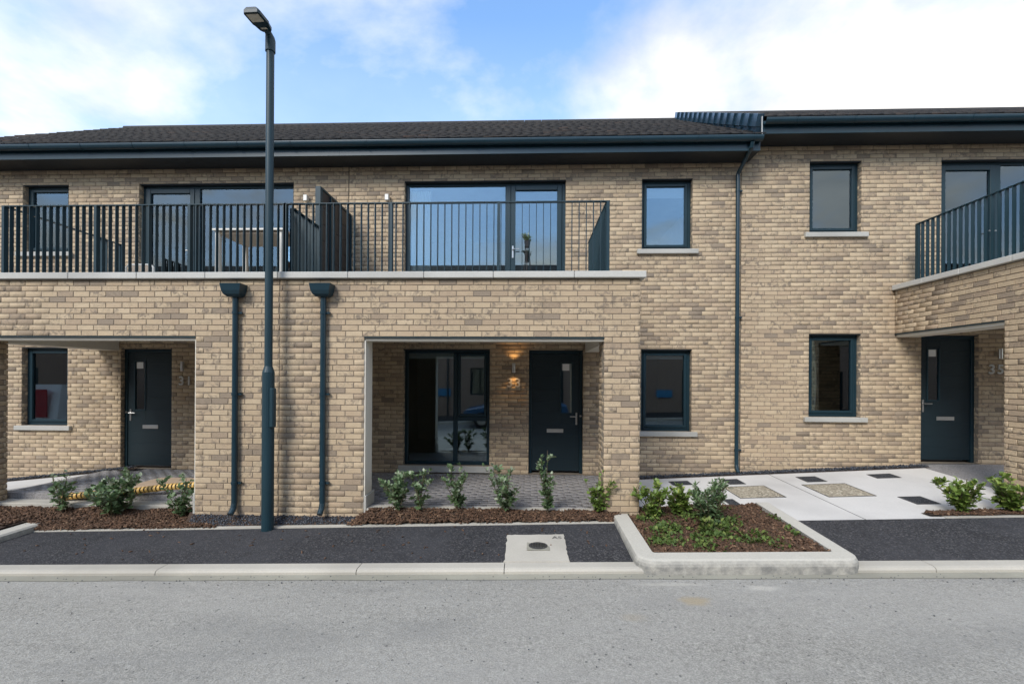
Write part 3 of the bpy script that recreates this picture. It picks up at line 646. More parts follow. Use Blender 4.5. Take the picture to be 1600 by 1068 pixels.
# stepped dark verge units at the exposed end of the higher roof
ye, ze, yr, zr = -.47, Z35 + 5.80, 3.95, Z35 + 8.41; L = math.hypot(yr - ye, zr - ze); uy, uz = (yr - ye) / L, (zr - ze) / L
for k in range(15):
    s0, s1 = k * L / 15, (k + 1) * L / 15
    def P(x, s_, h): return (x, ye + uy * s_ - uz * h, ze + uz * s_ + uy * h)
    mb = MB()
    for h0, h1, dx in ((-.14, .055, .030), (-.31, -.15, .006)):
        vs = [P(3.855 - dx - (0 if e else .034), s, h) for e, s in ((0, s0 + .010), (1, s1 - .006)) for h in (h0, h1)] + [P(3.90, s, h) for s in (s0 + .010, s1 - .006) for h in (h0, h1)]
        mb.add(vs, [(0, 1, 3, 2), (4, 6, 7, 5), (0, 4, 5, 1), (2, 3, 7, 6), (1, 5, 7, 3), (0, 2, 6, 4)])
    mb.build('verge_tile', 'slate_verge', rf35)
bx('verge_end_cap', 'digit_steel', rf35, 3.850, 3.860, -.50, -.475, Z35 + 5.50, Z35 + 5.80)
pipe(H31, -3.855, YF - .05, -.075, Z33 + 2.77, hopper=True); pipe(H33, -2.68, YF - .05, -.06, Z33 + 2.77, hopper=True)
pipe(H33, 3.665, -.05, .09, 5.28, neck=[(3.665, -.055, 5.36), (3.70, -.30, 5.54), (3.70, -.47, 5.62), (3.70, -.497, 5.69)], r=.034)
for x in (-4.05, -2.56):
    h = H31 if x < -3.29 else H33
    mb = MB(); mb.bbox(x - .035, x + .035, -.11, -.02, 4.93, 5.04, r=.006); l = mb.build('wall_lamp', 'digit_steel', h); bx('bracket', 'steel', l, x - .02, x + .02, -.022, -.001, 4.96, 5.01)
# party privacy screen on the balcony: low railing then tall boarded panel
railing(H33, [(-3.24, -1.30), (-3.24, -2.08)], Z33 + 4.03, Z33 + 3.1, [])
scr = bx('privacy_screen', 'railing_paint', H33, -3.29, -3.21, -1.30, -1.22, 3.06, 4.68)
for k in range(6): bx('screen_board', 'screen_board', scr, -3.262, -3.238, -1.218, -.02, 3.12 + k * .258, 3.37 + k * .258)
bx('screen_cap', 'railing_paint', scr, -3.275, -3.225, -1.218, -.02, 4.67, 4.70)
for y in (-.9, -.5, -.06): bx('screen_post', 'railing_paint', scr, -3.236, -3.21, y - .015, y + .015, 3.06, 4.665)
# curtain and a plant stand behind the patio doors of 33
mb = MB(); vs = []; n = 40
for i in range(n + 1):
    x = -2.18 + .36 * i / n; y = .20 + .02 * math.sin(i * 1.25) + .008 * math.sin(i * 3.1); vs += [(x, y, 3.12), (x, y, 5.2)]
mb.add(vs, [(2 * i, 2 * i + 2, 2 * i + 3, 2 * i + 1) for i in range(n)]); mb.build('curtain', 'white_paint', H33, smooth=True)
# ------------------------------------------------------------------ porch floors and paths
def paving(name, poly, z, dz=0):
    """block paving clipped to a rectangle"""
    x0, x1, y0, y1 = poly; V = []; T = []
    o = bx(name, 'paver', None, x0, x1, y0, y1, z - .35, z - .004); tag(o, kind='structure')
    yy = y0; r_ = 0
    while yy < y1 - .01:
        xx = x0 - (.1 if r_ % 2 else 0); ye = min(yy + .10, y1)
        while xx < x1 - .01:
            a, b2 = max(xx, x0), min(xx + .20, x1)
            if b2 - a > .02:
                j = random.uniform(-.0006, .0006); V.append([(a + .0005, yy + .0005, z - .02), (b2 - .0005, yy + .0005, z - .02), (b2 - .0005, ye - .0005, z - .02), (a + .0005, ye - .0005, z - .02), (a + .001, yy + .001, z + j), (b2 - .001, yy + .001, z + j), (b2 - .001, ye - .001, z + j), (a + .001, ye - .001, z + j)]); T.append((random.random(), 0, 0))
            xx += .20
        yy += .10; r_ += 1
    p = npmesh('paving_blocks', np.array(V), [(4, 5, 6, 7), (0, 1, 5, 4), (1, 2, 6, 5), (2, 3, 7, 6), (3, 0, 4, 7)], 'paver', np.array(T), o); tag(p, kind='stuff')
    return o
paving('porch_floor', (-3.15, 1.43, -2.10, -.004), .02)
paving('porch_floor', (-7.68, -3.42, -1.70, -.004), .03)
sheet('porch_floor', 6.757, 11.0, -2.44, -.004, lambda x, y: min(.296, zpad(x, y)), 'paver', 30, 12)
bx('floor_edging', 'concrete', None, -2.12, .97, -2.275, -2.105, -.2, .022, r=.008)['kind'] = 'structure'
bx('floor_edging', 'paver', None, -7.8, -4.40, -1.775, -1.702, -.3, .028, r=.004)['kind'] = 'structure'
bx('floor_edging', 'concrete', None, -9.2, -4.40, -2.0, -1.778, -.4, -.06, r=.008)['kind'] = 'structure'
bx('floor_edging', 'concrete', None, 5.15, 6.75, -2.36, -2.28, -.1, .10, r=.006)['kind'] = 'structure'
# ramped path to the left of porch 31, sunk gravel margin along the wall
def zl(x): return .02 if x > -7.5 else .02 + (x + 7.5) * .105
mb = MB(); mb.add([(-7.69, -1.65, .025), (-7.4, -.75, .025), (-6.9, -.16, .025), (-7.9, -.16, -.03), (-9.8, -.16, -.23), (-9.8, -1.65, -.10)], [(0, 1, 2, 3, 4, 5)]); tag(mb.build('path', 'concrete_pad'), kind='structure')
# ------------------------------------------------------------------ loose stuff: gravel, bark
OCT = [(0, 2, 4), (2, 1, 4), (1, 3, 4), (3, 0, 4), (2, 0, 5), (1, 2, 5), (3, 1, 5), (0, 3, 5)]
def gravel(name, n, fx, size=.016):
    P = np.array([fx() for _ in range(n)]); base = np.array([(1, 0, 0), (-1, 0, 0), (0, 1, 0), (0, -1, 0), (0, 0, 1), (0, 0, -1)], float)
    V = base[None] * rng.uniform(.5, 1.2, (n, 6, 1)) * size; a = rng.uniform(0, 6.28, n); c, s_ = np.cos(a), np.sin(a)
    W = V.copy(); W[..., 0] = V[..., 0] * c[:, None] - V[..., 1] * s_[:, None]; W[..., 1] = V[..., 0] * s_[:, None] + V[..., 1] * c[:, None]; W[..., 2] *= .75
    o = npmesh(name, W + P[:, None, :], OCT, 'gravel', rng.random((n, 3)) ** 1.5); return tag(o, kind='stuff')
def U(a, b2): return random.uniform(a, b2)
def zg(x, y): f = (y + 2.38) / .095; return (zback(x) + .012) * (1 - f) - .085 * f
def fg(): x = U(-4.45, -2.15); y = U(-2.375, -2.29); return (x, y, zg(x, y) + U(-.006, .014))
gravel('gravel_margin', 1500, fg, .014)
sheet('gravel_bed', -4.5, -2.1, -2.38, -2.27, lambda x, y: zg(x, y) - .004, 'soil', 8, 2)
def fg2(): x = U(1.44, 6.85); return (x, U(-.17, -.005), .0 + (x - 2) * .055 + .012 + U(-.008, .02))
gravel('gravel_margin', 3200, fg2, .015); sheet('gravel_bed', 1.44, 6.85, -.2, .005, lambda x, y: (x - 2) * .055, 'soil', 8, 1)
def fg3(): x = U(-10.2, -7.2); return (x, U(-.2, -.005), -.03 + (x + 7.9) * .11 + .035 + U(-.008, .02))
gravel('gravel_margin', 1800, fg3, .015); sheet('gravel_bed', -10.3, -7.1, -.22, .005, lambda x, y: -.02 + (x + 7.9) * .11, 'soil', 8, 1)
CUB = [(0, 3, 2, 1), (4, 5, 6, 7), (0, 1, 5, 4), (1, 2, 6, 5), (2, 3, 7, 6), (3, 0, 4, 7)]
def bark(name, n, fx, size=1.0):
    P = np.array([fx() for _ in range(n)]); L = rng.uniform(.014, .052, n) * size; W_ = rng.uniform(.006, .014, n) * size; T_ = rng.uniform(.002, .006, n) * size
    b = np.array([(-1, -1, -1), (1, -1, -1), (1, 1, -1), (-1, 1, -1), (-1, -1, 1), (1, -1, 1), (1, 1, 1), (-1, 1, 1)], float)
    V = b[None] * np.stack([L / 1.6, W_, T_], 1)[:, None, :]; V[:, 1::2, 1] *= rng.uniform(.5, 1, (n, 1))
    a, t_, r_ = rng.uniform(0, 6.28, n), rng.normal(0, .38, n), rng.normal(0, .4, n)
    out = np.empty_like(V)
    for i in range(n):
        m = Matrix.Rotation(a[i], 3, 'Z') @ Matrix.Rotation(t_[i], 3, 'Y') @ Matrix.Rotation(r_[i], 3, 'X'); out[i] = V[i] @ np.array(m).T
    o = npmesh(name, out + P[:, None, :], CUB, 'bark', np.clip(rng.beta(.95, 1.35, (n, 3)), 0, 1)); return tag(o, kind='stuff')
def bump2(x, y): return .018 * math.sin(x * 5.1 + 1) * math.sin(y * 9 + x) + .012 * math.sin(x * 13.7) * math.cos(y * 17)
# bed in front of 33
def z33(x, y): f = min(1, max(0, (y + 2.44) / .16)); e = max(0, min(1, (x + 2.34) / .30)); return zback(x) + .010 + (max(.03, .012 - zback(x)) * f ** .8) * e + bump2(x, y) * .5
sheet('planting_bed', -2.30, 1.16, -2.40, -2.265, z33, 'soil', 60, 5, dz=-.006)
def fb(): x, y = U(-2.32, 1.18), U(-2.425, -2.25); return (x, y, z33(x, y) + U(-.002, .012))
bark('bark_mulch', 2600, fb)
def z31(x, y): f = min(1, max(0, (y + 2.44) / .36)) ** .8 * min(1, max(0, (-4.0 - x) / .45)); return (zback(x) + .012) * (1 - f) - .118 * f + bump2(x, y) * .8
sheet('planting_bed', -9.0, -4.08, -2.42, -1.99, z31, 'soil', 70, 8, dz=-.006)
def fb(): x = U(-8.4, -4.05); y = U(-2.435, -2.0); return (x, y if x < -4.42 else min(y, -2.3), z31(x, y) + U(-.002, .012))
bark('bark_mulch', 6500, fb)
def z35(x, y): return zback(x) + .03 + bump2(x, y) * .5
sheet('planting_bed', 4.95, 7.6, -2.42, -2.27, z35, 'soil', 40, 5, dz=-.008)
def fb(): x, y = U(5.0, 7.2), U(-2.40, -2.27); return (x, y, z35(x, y) + U(-.002, .012))
bark('bark_mulch', 1700, fb)
# ------------------------------------------------------------------ raised kerbed planter
def zplant(x, y): return G(x, y) + .065 + .04 * (-2.3 - y) / 1.4
def ring(off, rad):       # outline of the planter's U shape, from left-rear round the front to right-rear
    x0, x1, yf = 1.09 + off, 3.25 - off, -3.70 + off * 1.05; pts = [(x0, -2.31)]
    for k in range(7): a = math.pi + k * math.pi / 12; pts.append((x0 + rad + rad * math.cos(a), yf + rad + rad * math.sin(a)))
    pts.append((2.24, yf))
    for k in range(7): a = 1.5 * math.pi + k * math.pi / 12; pts.append((x1 - rad + rad * math.cos(a), yf + rad + rad * math.sin(a)))
    pts.append((x1, -1.95)); return pts
PL = thing('raised_planter', 'kerbed planter of bark and weeds beside the concrete apron', 'planter', (2.3, -3.0, -.1))
rows = [(-.012, .17, -.30), (-.006, .165, -.06), (.0, .16, -.035), (.012, .155, -.010), (.035, .14, .0), (.185, .03, .0), (.188, .03, -.2)]
rings = [[(x, y, zplant(x, y) + dz) for x, y in ring(o, rd)] for o, rd, dz in rows]
def kerb_piece(i0, i1):
    mb = MB(); n = i1 - i0 + 1; vs = [p for rg in rings for p in rg[i0:i1 + 1]]; m_ = len(rings)
    fs = [(k * n + i, k * n + i + 1, (k + 1) * n + i + 1, (k + 1) * n + i) for k in range(m_ - 1) for i in range(n - 1)]
    fs += [tuple(k * n for k in range(m_)), tuple(k * n + n - 1 for k in range(m_ - 1, -1, -1))]
    mb.add(vs, fs); mb.build('kerb_stone', 'kerb_planter', PL, smooth=False)
m, t, b = newmat('kerb_planter')          # pale tops; upright faces darkened in the colour, part stain, part shade
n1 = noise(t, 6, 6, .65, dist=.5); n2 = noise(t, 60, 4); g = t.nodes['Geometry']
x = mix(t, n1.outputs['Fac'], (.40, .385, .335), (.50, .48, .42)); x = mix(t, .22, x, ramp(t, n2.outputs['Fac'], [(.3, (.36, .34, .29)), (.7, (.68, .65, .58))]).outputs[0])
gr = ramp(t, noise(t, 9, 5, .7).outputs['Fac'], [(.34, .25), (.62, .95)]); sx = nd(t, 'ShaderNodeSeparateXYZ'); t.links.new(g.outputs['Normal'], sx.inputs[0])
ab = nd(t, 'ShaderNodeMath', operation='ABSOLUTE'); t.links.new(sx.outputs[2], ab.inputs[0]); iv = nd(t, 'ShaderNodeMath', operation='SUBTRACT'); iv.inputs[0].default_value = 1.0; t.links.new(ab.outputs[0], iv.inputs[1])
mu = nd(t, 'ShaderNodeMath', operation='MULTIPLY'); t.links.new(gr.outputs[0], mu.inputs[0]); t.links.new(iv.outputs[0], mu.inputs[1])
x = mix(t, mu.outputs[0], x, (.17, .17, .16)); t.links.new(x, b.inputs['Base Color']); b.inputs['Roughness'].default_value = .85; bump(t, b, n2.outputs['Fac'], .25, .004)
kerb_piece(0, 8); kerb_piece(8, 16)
def zp(x, y): return zplant(x, y) - .035 + bump2(x, y) * 1.1
sheet('planter_soil', 1.25, 3.09, -3.53, -1.95, zp, 'soil', 24, 16, dz=-.006, kind=None, parent=PL)
def fb(): x, y = U(1.29, 3.05), U(-3.49, -1.95); return (x, y, zp(x, y) + U(-.002, .014))
bark('bark_mulch', 6500, fb, 1.2)
def fb(): x, y = U(-8.4, -6.72), U(-3.6, -2.2); return (x, y, -.19 + U(0, .02))
bark('bark_mulch', 2200, fb, 1.2)
# end of the neighbouring planter's kerb at the left
PL2 = thing('raised_planter', 'end of a pale kerbed planter beside the bark bed of house 31', 'planter', (-6.7, -2.6, -.2))
mb = MB(); vs = []
for y, dx in ((-2.08, .06), (-2.16, 0), (-3.66, 0)):
    for ox, dz in ((-.215, -.3), (-.215, .0), (-.03, .0), (-.004, -.02), (0, -.05), (0, -.3)): vs.append((-6.47 + ox - (dx if ox > -.1 else 0), y, G(-6.5, y) + .085 + dz))
fs = [(k * 6 + i, k * 6 + (i + 1) % 6, k * 6 + 6 + (i + 1) % 6, k * 6 + 6 + i) for k in range(2) for i in range(6)] + [tuple(range(6)), tuple(range(17, 11, -1))]
mb.add(vs, fs); mb.build('kerb_stone', 'kerb_planter', PL2)
mb = MB(); mb.add([(-8.6, -3.66, -.2), (-6.69, -3.66, -.2), (-6.69, -2.1, -.2), (-8.6, -2.1, -.2)], [(0, 1, 2, 3)]); mb.build('planter_soil', 'soil', PL2)
# ------------------------------------------------------------------ covers set in the paving
def quad_thing(name, lab, cat, pts, zf, mats, group=None, lift=.006, frame=.0):
    (x0, x1, y0, y1) = pts
    r_ = thing(name, lab, cat, ((x0 + x1) / 2, (y0 + y1) / 2, zf((x0 + x1) / 2, (y0 + y1) / 2)), group)
    def ringm(o, dz): return [(x, y, zf(x, y) + dz) for x, y in ((x0 + o, y0 + o), (x1 - o, y0 + o), (x1 - o, y1 - o), (x0 + o, y1 - o))]
    mb = MB(); v = ringm(0, -.03) + ringm(0, lift) + ringm(.012, lift) + ringm(.012, lift - .006)
    mb.add(v, [(a + k * 4, (a + 1) % 4 + k * 4, (a + 1) % 4 + k * 4 + 4, a + k * 4 + 4) for k in range(3) for a in range(4)]); mb.build('frame', 'steel_dark', r_)
    mb = MB(); mb.add(ringm(.0121, lift - .003), [(0, 1, 2, 3)]); mb.build('infill', mats, r_); return r_
plain('steel_dark', (.10, .10, .10), .5, metal=.6)
def sq(px0, py0, px1, py1):   # back-left and front-right pixel corners on the apron
    out = []
    for px, py in ((px0, py0), (px1, py1)):
        z = .05
        for _ in range(8): p = onZ(px, py, z); z = zpad(p[0], p[1])
        out.append(p)
    return (out[0][0], out[1][0], out[1][1], out[0][1])
for k, (q0, q1, lab) in enumerate((((1353.6, 741), (1409, 745.8), 'dark infilled access cover in the apron near door 35'), ((1243, 745), (1293, 752), 'dark infilled access cover in the apron below the ground floor window of 35'),
              ((1402, 776), (1471, 787), 'dark infilled access cover in the apron beside the shrub bed'), ((1127, 749), (1166, 756), 'grey infilled access cover in the apron near the downpipe foot'),
              ((1044, 752), (1083, 757), 'grey infilled access cover partly hidden behind the planter shrubs'), ((1128, 780), (1161, 790), 'dark infilled access cover at the rear corner of the planter'))):
    quad_thing('access_cover', lab, 'cover', sq(*q0, *q1), zpad, 'cover_infill', 'infilled covers in the apron')
for q0, q1, lab in (((1252, 757), (1370, 774.5), 'large pebble filled square in the apron right of the joint'), ((1128, 760.5), (1229, 776.5), 'large tan gravel filled square in the apron behind the planter')):
    quad_thing('access_cover', lab, 'cover', sq(*q0, *q1), zpad, 'gravel_infill', 'gravel squares in the apron')
# stop-cock cover with its concrete surround in the asphalt
SC = thing('water_cover', 'round grey water cover in a pale concrete surround in the footpath', 'cover', (.1, -3.1, G(.1, -3.1)))
mb = MB(); n = 14; A = [(-.235 + .66 * i / n, -2.80 + U(-.006, .006)) for i in range(n + 1)]; B = [(.425 + U(-.012, .016), -2.80 - .70 * i / 12) for i in range(1, 12)]; C_ = [(.435, -3.498), (-.245, -3.498)]; D = [(-.235 + U(-.012, .008), -3.5 + .70 * i / 12) for i in range(1, 12)]
pl_ = A + B + C_ + D; mb.add([(x, y, G(x, y) + .012) for x, y in pl_] + [(x, y, G(x, y) - .05) for x, y in pl_], [tuple(range(len(pl_)))] + [(i, (i + 1) % len(pl_), len(pl_) + (i + 1) % len(pl_), len(pl_) + i) for i in range(len(pl_))]); mb.build('surround', 'concrete', SC)
cx, cy_, rr = .12, -3.12, .105
mb = MB(); v = [(cx + a * .125, cy_ + b2 * .125, G(cx, cy_) + dz) for dz in (.010, .0145) for a, b2 in ((-1, -1), (1, -1), (1, 1), (-1, 1))]; mb.add(v, CUB); mb.build('frame', 'kerb_stained', SC)
mb = MB(); mb.tube([(cx, cy_, G(cx, cy_) + .012), (cx, cy_, G(cx, cy_) + .018)], rr, 28); mb.build('lid', 'steel_dark', SC)
mb = MB()
for a in range(5): mb.box(cx - .06 + a * .03 - .006, cx - .06 + a * .03 + .006, cy_ - .05, cy_ + .05, G(cx, cy_) + .018, G(cx, cy_) + .021)
mb.build('lid_ribs', 'steel', SC)
cu = bpy.data.curves.new('mark', 'FONT'); cu.body = 'AS'; cu.size = .10; cu.extrude = .001
o = bpy.data.objects.new('tmp', cu); col.objects.link(o); me = bpy.data.meshes.new_from_object(o.evaluated_get(bpy.context.evaluated_depsgraph_get())); bpy.data.objects.remove(o)
me.materials.clear(); me.materials.append(M['steel_dark']); me.transform(Matrix.Translation((.285, -2.93, G(.3, -2.9) + .0125)) @ Matrix.Rotation(.06, 4, 'X')); link('scratched_mark', me, SC)
# ------------------------------------------------------------------ street lamp
LP = thing('street_lamp', 'tall dark teal street lamp column with flat head standing in the footpath', 'street lamp', (-3.31, -2.5, -.24))
mb = MB(); X0, Y0 = -3.31, -2.5
mb.tube([(X0, Y0, -.3), (X0, Y0, 1.80)], .072, 20); mb.tube([(X0, Y0, 1.80), (X0, Y0, 1.875)], [.072, .048], 20, cap=False); mb.tube([(X0, Y0, 1.87), (X0, Y0, 5.92)], .047, 20); mb.build('column', 'railing_paint', LP)
mb = MB(); mb.bbox(X0 + .045, X0 + .098, Y0 - .065, Y0 + .02, 1.10, 1.60, r=.012); mb.build('service_door', 'railing_paint', LP)
mb = MB(); mb.tube([(X0, Y0, 5.88), (X0, Y0, 6.02), (X0, Y0 - .012, 6.05), (X0, Y0 - .045, 6.085), (X0 - .003, Y0 - .10, 6.10)], [.060, .060, .056, .040, .034], 16); mb.build('spigot', 'railing_paint', LP)
hd = Vector((-.03, -1, -.05)).normalized(); sd = Vector((hd.y, -hd.x, 0)).normalized() * -1; un = hd.cross(sd).normalized()
if un.z < 0: un = -un
O = Vector((X0 - .005, Y0 - .06, 6.10))
def hp(a, s_, h): return tuple(O + hd * a * .56 + sd * s_ * .86 + un * h)
mb = MB(); out = [(0, .055), (.05, .085), (.20, .105), (.24, .118), (.55, .118), (.60, .095)]
poly = [(a, s_) for a, s_ in out] + [(a, -s_) for a, s_ in reversed(out)]; n = len(poly)
vs = [hp(a, s_, -.012) for a, s_ in poly] + [hp(a, s_ * 1.02, .02) for a, s_ in poly] + [hp(.02 + a * .94, s_ * .7, .055) for a, s_ in poly]
mb.add(vs, [tuple(range(n - 1, -1, -1)), tuple(range(2 * n, 3 * n))] + [(k * n + i, k * n + (i + 1) % n, k * n + n + (i + 1) % n, k * n + n + i) for k in range(2) for i in range(n)]); hdm = mb.build('lamp_head', 'anthracite', LP)
mb = MB(); mb.add([hp(a, s_, h) for h in (-.013, -.020) for a, s_ in ((.33, -.085), (.55, -.085), (.55, .085), (.33, .085))], CUB); mb.build('lens', 'lamp_lens', hdm)
mb = MB(); mb.add([hp(a, s_, h) for h in (-.013, -.017) for a, s_ in ((.10, -.045), (.15, -.045), (.15, .045), (.10, .045))], CUB); mb.build('sensor_window', 'lamp_lens', hdm)
# ------------------------------------------------------------------ balcony furniture of 31
TB = thing('balcony_table', 'white slatted table on the balcony of house 31', 'table', (-4.1, -1.35, 3.02))
for k in range(8): bx('slat', 'white_paint' if k in (0, 7) else 'slat_wood', TB, -4.62, -3.56, -1.72 + k * .095, -1.63 + k * .095, 3.875, 3.90)
mb = MB(); frame_mb(mb, -4.56, -3.62, 3.83, 3.875, .02, -1.68, -1.02); mb.build('apron', 'slat_wood', TB)
for x in (-4.56, -3.63):
    for y in (-1.66, -1.02): bx('leg', 'white_paint', TB, x - .03, x + .03, y - .03, y + .03, 3.02, 3.874)
CH = thing('balcony_chair', 'pale metal tube chair on the balcony of house 31', 'chair', (-6.0, -1.55, 3.02))
mb = MB(); x0, x1, y0 = -6.15, -5.72, -1.45
mb.tube([(x0, y0, 3.02), (x0, y0, 3.40), (x0 + .04, y0, 3.44), (x1 - .04, y0, 3.44), (x1, y0, 3.40), (x1, y0, 3.02)], .016, 8); mb.build('back_frame', 'white_paint', CH)
bx('backrest', 'slat_wood', CH, x0 + .05, x1 - .05, y0 - .012, y0 + .012, 3.33, 3.425); bx('seat', 'slat_wood', CH, x0, x1, y0 + .02, y0 + .45, 3.20, 3.225)
for x in (x0, x1): mb = MB(); mb.tube([(x, y0 + .43, 3.02), (x, y0 + .43, 3.19)], .014, 8); mb.build('leg', 'white_paint', CH)
BC = thing('folding_chair', 'black chair tucked under the white balcony table of house 31', 'chair', (-3.75, -1.0, 3.02))
bx('seat', 'black_plastic', BC, -3.92, -3.52, -1.15, -.75, 3.44, 3.47); bx('backrest', 'black_plastic', BC, -3.95, -3.90, -1.15, -.75, 3.50, 3.62)
for x in (-3.92, -3.54):
    for y in (-1.13, -.77): bx('leg', 'black_plastic', BC, x - .014, x + .014, y - .014, y + .014, 3.02, 3.439)
bx('back_post', 'black_plastic', BC, -3.94, -3.915, -1.14, -1.11, 3.44, 3.62)
PS = onY(824, 390, -.35); PST = thing('plant_stand', 'tall thin wire stand with a trailing plant at the balcony door of 33', 'plant stand', (PS[0], -.35, 3.02))
mb = MB(); x, y = PS[0], -.35
for k in range(3): a = k * 2.09 + .4; mb.tube([(x + .10 * math.cos(a), y + .10 * math.sin(a), 3.02), (x + .035 * math.cos(a), y + .035 * math.sin(a), 4.02)], .006, 6)
for zz, rr_ in ((3.35, .078), (4.0, .045)): mb.tube([(x + rr_ * math.cos(k * .7), y + rr_ * math.sin(k * .7), zz) for k in range(10)], .005, 5)
mb.build('wire_frame', 'black_plastic', PST)
mb = MB(); mb.tube([(x, y, 3.99), (x, y, 4.10)], [.04, .055], 14); mb.build('pot', 'black_plastic', PST)
BALC_PLANT = (x, y, 4.09)
# ------------------------------------------------------------------ things left at porch 31
tb = MB(); pts = []
for k in range(10): a = math.pi / 2 + k * math.pi / 18; pts.append((-5.95 + .12 * math.cos(a), -.98 + .12 * math.sin(a)))
for k in range(10): a = math.pi + k * math.pi / 18; pts.append((-5.95 + .12 * math.cos(a), -1.33 + .12 * math.sin(a)))
pts += [(-4.30, -1.45), (-4.30, -.92)]; tb.prism(pts, 'z', .035, .075)
tag(tb.build('board', 'tan_board'), 'tan round cornered board lying on the porch floor of house 31', 'board')
DU = thing('corrugated_duct', 'yellow ribbed duct lying along the porch edge of house 31', 'pipe', (-5.4, -1.8, .05))
pd = [onY(95, 776, -1.86), onY(150, 771, -1.82), onY(215, 766, -1.80), onY(265, 760, -1.80), onY(312, 757, -1.80)]
cv = []
for i in range(len(pd) - 1):
    for k in range(24): f = k / 24; cv.append(pd[i] * (1 - f) + pd[i + 1] * f)
mb = MB(); mb.tube([tuple(p) for p in cv], .036, 12); mb.build('core', 'rubber', DU)
for i in range(2, len(cv) - 1, 3):
    mb = MB(); d_ = cv[i + 1] - cv[i]; mb.tube([tuple(cv[i] - d_ * .85), tuple(cv[i] + d_ * .85)], [.047, .047], 12); mb.build('rib', 'yellow_duct', DU)
# ------------------------------------------------------------------ sill things inside 35
sx0 = onY(1276, 640, .2)[0]
mb = MB(); x, y, z = 5.03, .22, 4.40
mb.tube([(x, y, z - .06), (x, y, z + .06), (x, y, z + .08), (x, y, z + .12)], [.035, .035, .012, .012], 12); tag(mb.build('bottle', 'white_plastic'), 'small white bottle on the upstairs sill inside window of 35', 'bottle')
bx('window_shelf', 'white_paint', H35, 4.95, 5.80, .18, .32, 4.31, 4.335); bx('window_shelf', 'white_paint', H35, 4.95, 5.80, .18, .34, 1.08, 1.105)
bxo = thing('storage_box', 'blue box on the ground floor sill inside window of 35', 'box', (5.25, .3, 1.106)); bx('shell', 'blue_sign', bxo, 5.16, 5.38, .22, .34, 1.30, 1.44, r=.01); bx('stand', 'black_plastic', bxo, 5.14, 5.40, .20, .35, 1.107, 1.299)
# ------------------------------------------------------------------ shrubs
LF = [(0, 6, 1), (1, 6, 7, 2), (2, 7, 3), (0, 5, 6), (5, 4, 7, 6), (4, 3, 7)]
LT = np.array([(0, 0, 0), (.30, .30, .05), (.27, .68, .04), (0, 1.0, -.10), (-.27, .68, .04), (-.30, .30, .05), (0, .32, -.03), (0, .70, -.05)], float)
def shrub(name, label, x, y, z, h, spread, stems, leaves, size, mat, lean=0.0, pale=.12, group='young shrubs in the beds', cat='shrub', wdt=1.0):
    S = thing(name, label, cat, (x, y, z), group); mb = MB(); tw = []
    rs = random.Random(int(abs(x * 977 + y * 131)) + int(h * 1000))
    for k in range(stems):
        a = 2 * math.pi * (k + rs.random() * .7) / stems; rr = 1.7 * spread * rs.uniform(.35, 1.0); hh = h * (rs.uniform(.6, 1.0) if k else 1.0)
        if k == 0: rr *= .3
        pts = []
        for i in range(7): f = i / 6; pts.append(Vector((x + math.cos(a) * rr * f ** 1.3 + lean * f + rs.uniform(-.008, .008), y + math.sin(a) * rr * .75 * f ** 1.3 + rs.uniform(-.008, .008), z - .03 + (hh + .03) * f)))
        mb.tube(pts, [.0065 - .004 * i / 6 for i in range(7)], 5); tw.append((pts, hh))
        for q in range(rs.randint(4, 7)):
            i = rs.randint(1, 5); b0 = pts[i]; a2 = rs.uniform(0, 6.28); l2 = spread * rs.uniform(.35, .8)
            p2 = [b0 + Vector((math.cos(a2) * l2 * f, math.sin(a2) * l2 * .8 * f, l2 * f * rs.uniform(.5, 1.0))) for f in (0, .35, .7, 1)]
            mb.tube(p2, [.004, .003, .0025, .002], 4); tw.append((p2, hh))
    mb.build('stem', 'stem', S)
    V = []; T = []
    for i in range(int(leaves * 2.3)):
        pts, hh = tw[rs.randrange(len(tw))]; f = rs.random() ** .75 * (len(pts) - 1.001); k = int(f); p = pts[k].lerp(pts[k + 1], f - k)
        fr_ = (p.z - z) / h
        if fr_ < .06: continue
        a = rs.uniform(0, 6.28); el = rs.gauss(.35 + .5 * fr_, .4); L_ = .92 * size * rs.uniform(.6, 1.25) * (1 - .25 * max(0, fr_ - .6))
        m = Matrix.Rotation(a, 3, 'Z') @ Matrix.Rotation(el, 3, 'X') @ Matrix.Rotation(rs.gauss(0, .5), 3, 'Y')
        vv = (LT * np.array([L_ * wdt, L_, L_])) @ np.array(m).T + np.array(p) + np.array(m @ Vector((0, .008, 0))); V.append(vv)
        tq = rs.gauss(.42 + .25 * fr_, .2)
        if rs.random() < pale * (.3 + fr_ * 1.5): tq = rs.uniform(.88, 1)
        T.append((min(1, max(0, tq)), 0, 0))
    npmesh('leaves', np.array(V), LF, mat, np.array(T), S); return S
def bed_shrub(px, py, y, h, *a, **k): p = onY(px, py, y); return shrub('shrub', a[0], p[0], y, k.pop('z', z33(p[0], min(-2.27, y))), h, *a[1:], **k)
G1 = 'young shrubs along the porch of house 33'
bed_shrub(622, 800, -2.30, .50, 'bushy green shrub in the bark beside the jamb of porch 33', .17, 8, 330, .062, 'leaf_dark', group=G1)
bed_shrub(655, 800, -2.29, .53, 'green shrub with pale tips under the big window of 33, next to the bushiest one', .13, 6, 190, .058, 'leaf_dark', group=G1, lean=.05)
bed_shrub(714, 800, -2.29, .60, 'upright green shrub centred under the big window of 33', .13, 6, 230, .060, 'leaf_dark', group=G1)
bed_shrub(789, 803, -2.30, .56, 'wide open shrub with pale leaves below the lit wall lamp', .20, 7, 260, .062, 'leaf_dark', group=G1, pale=.3)
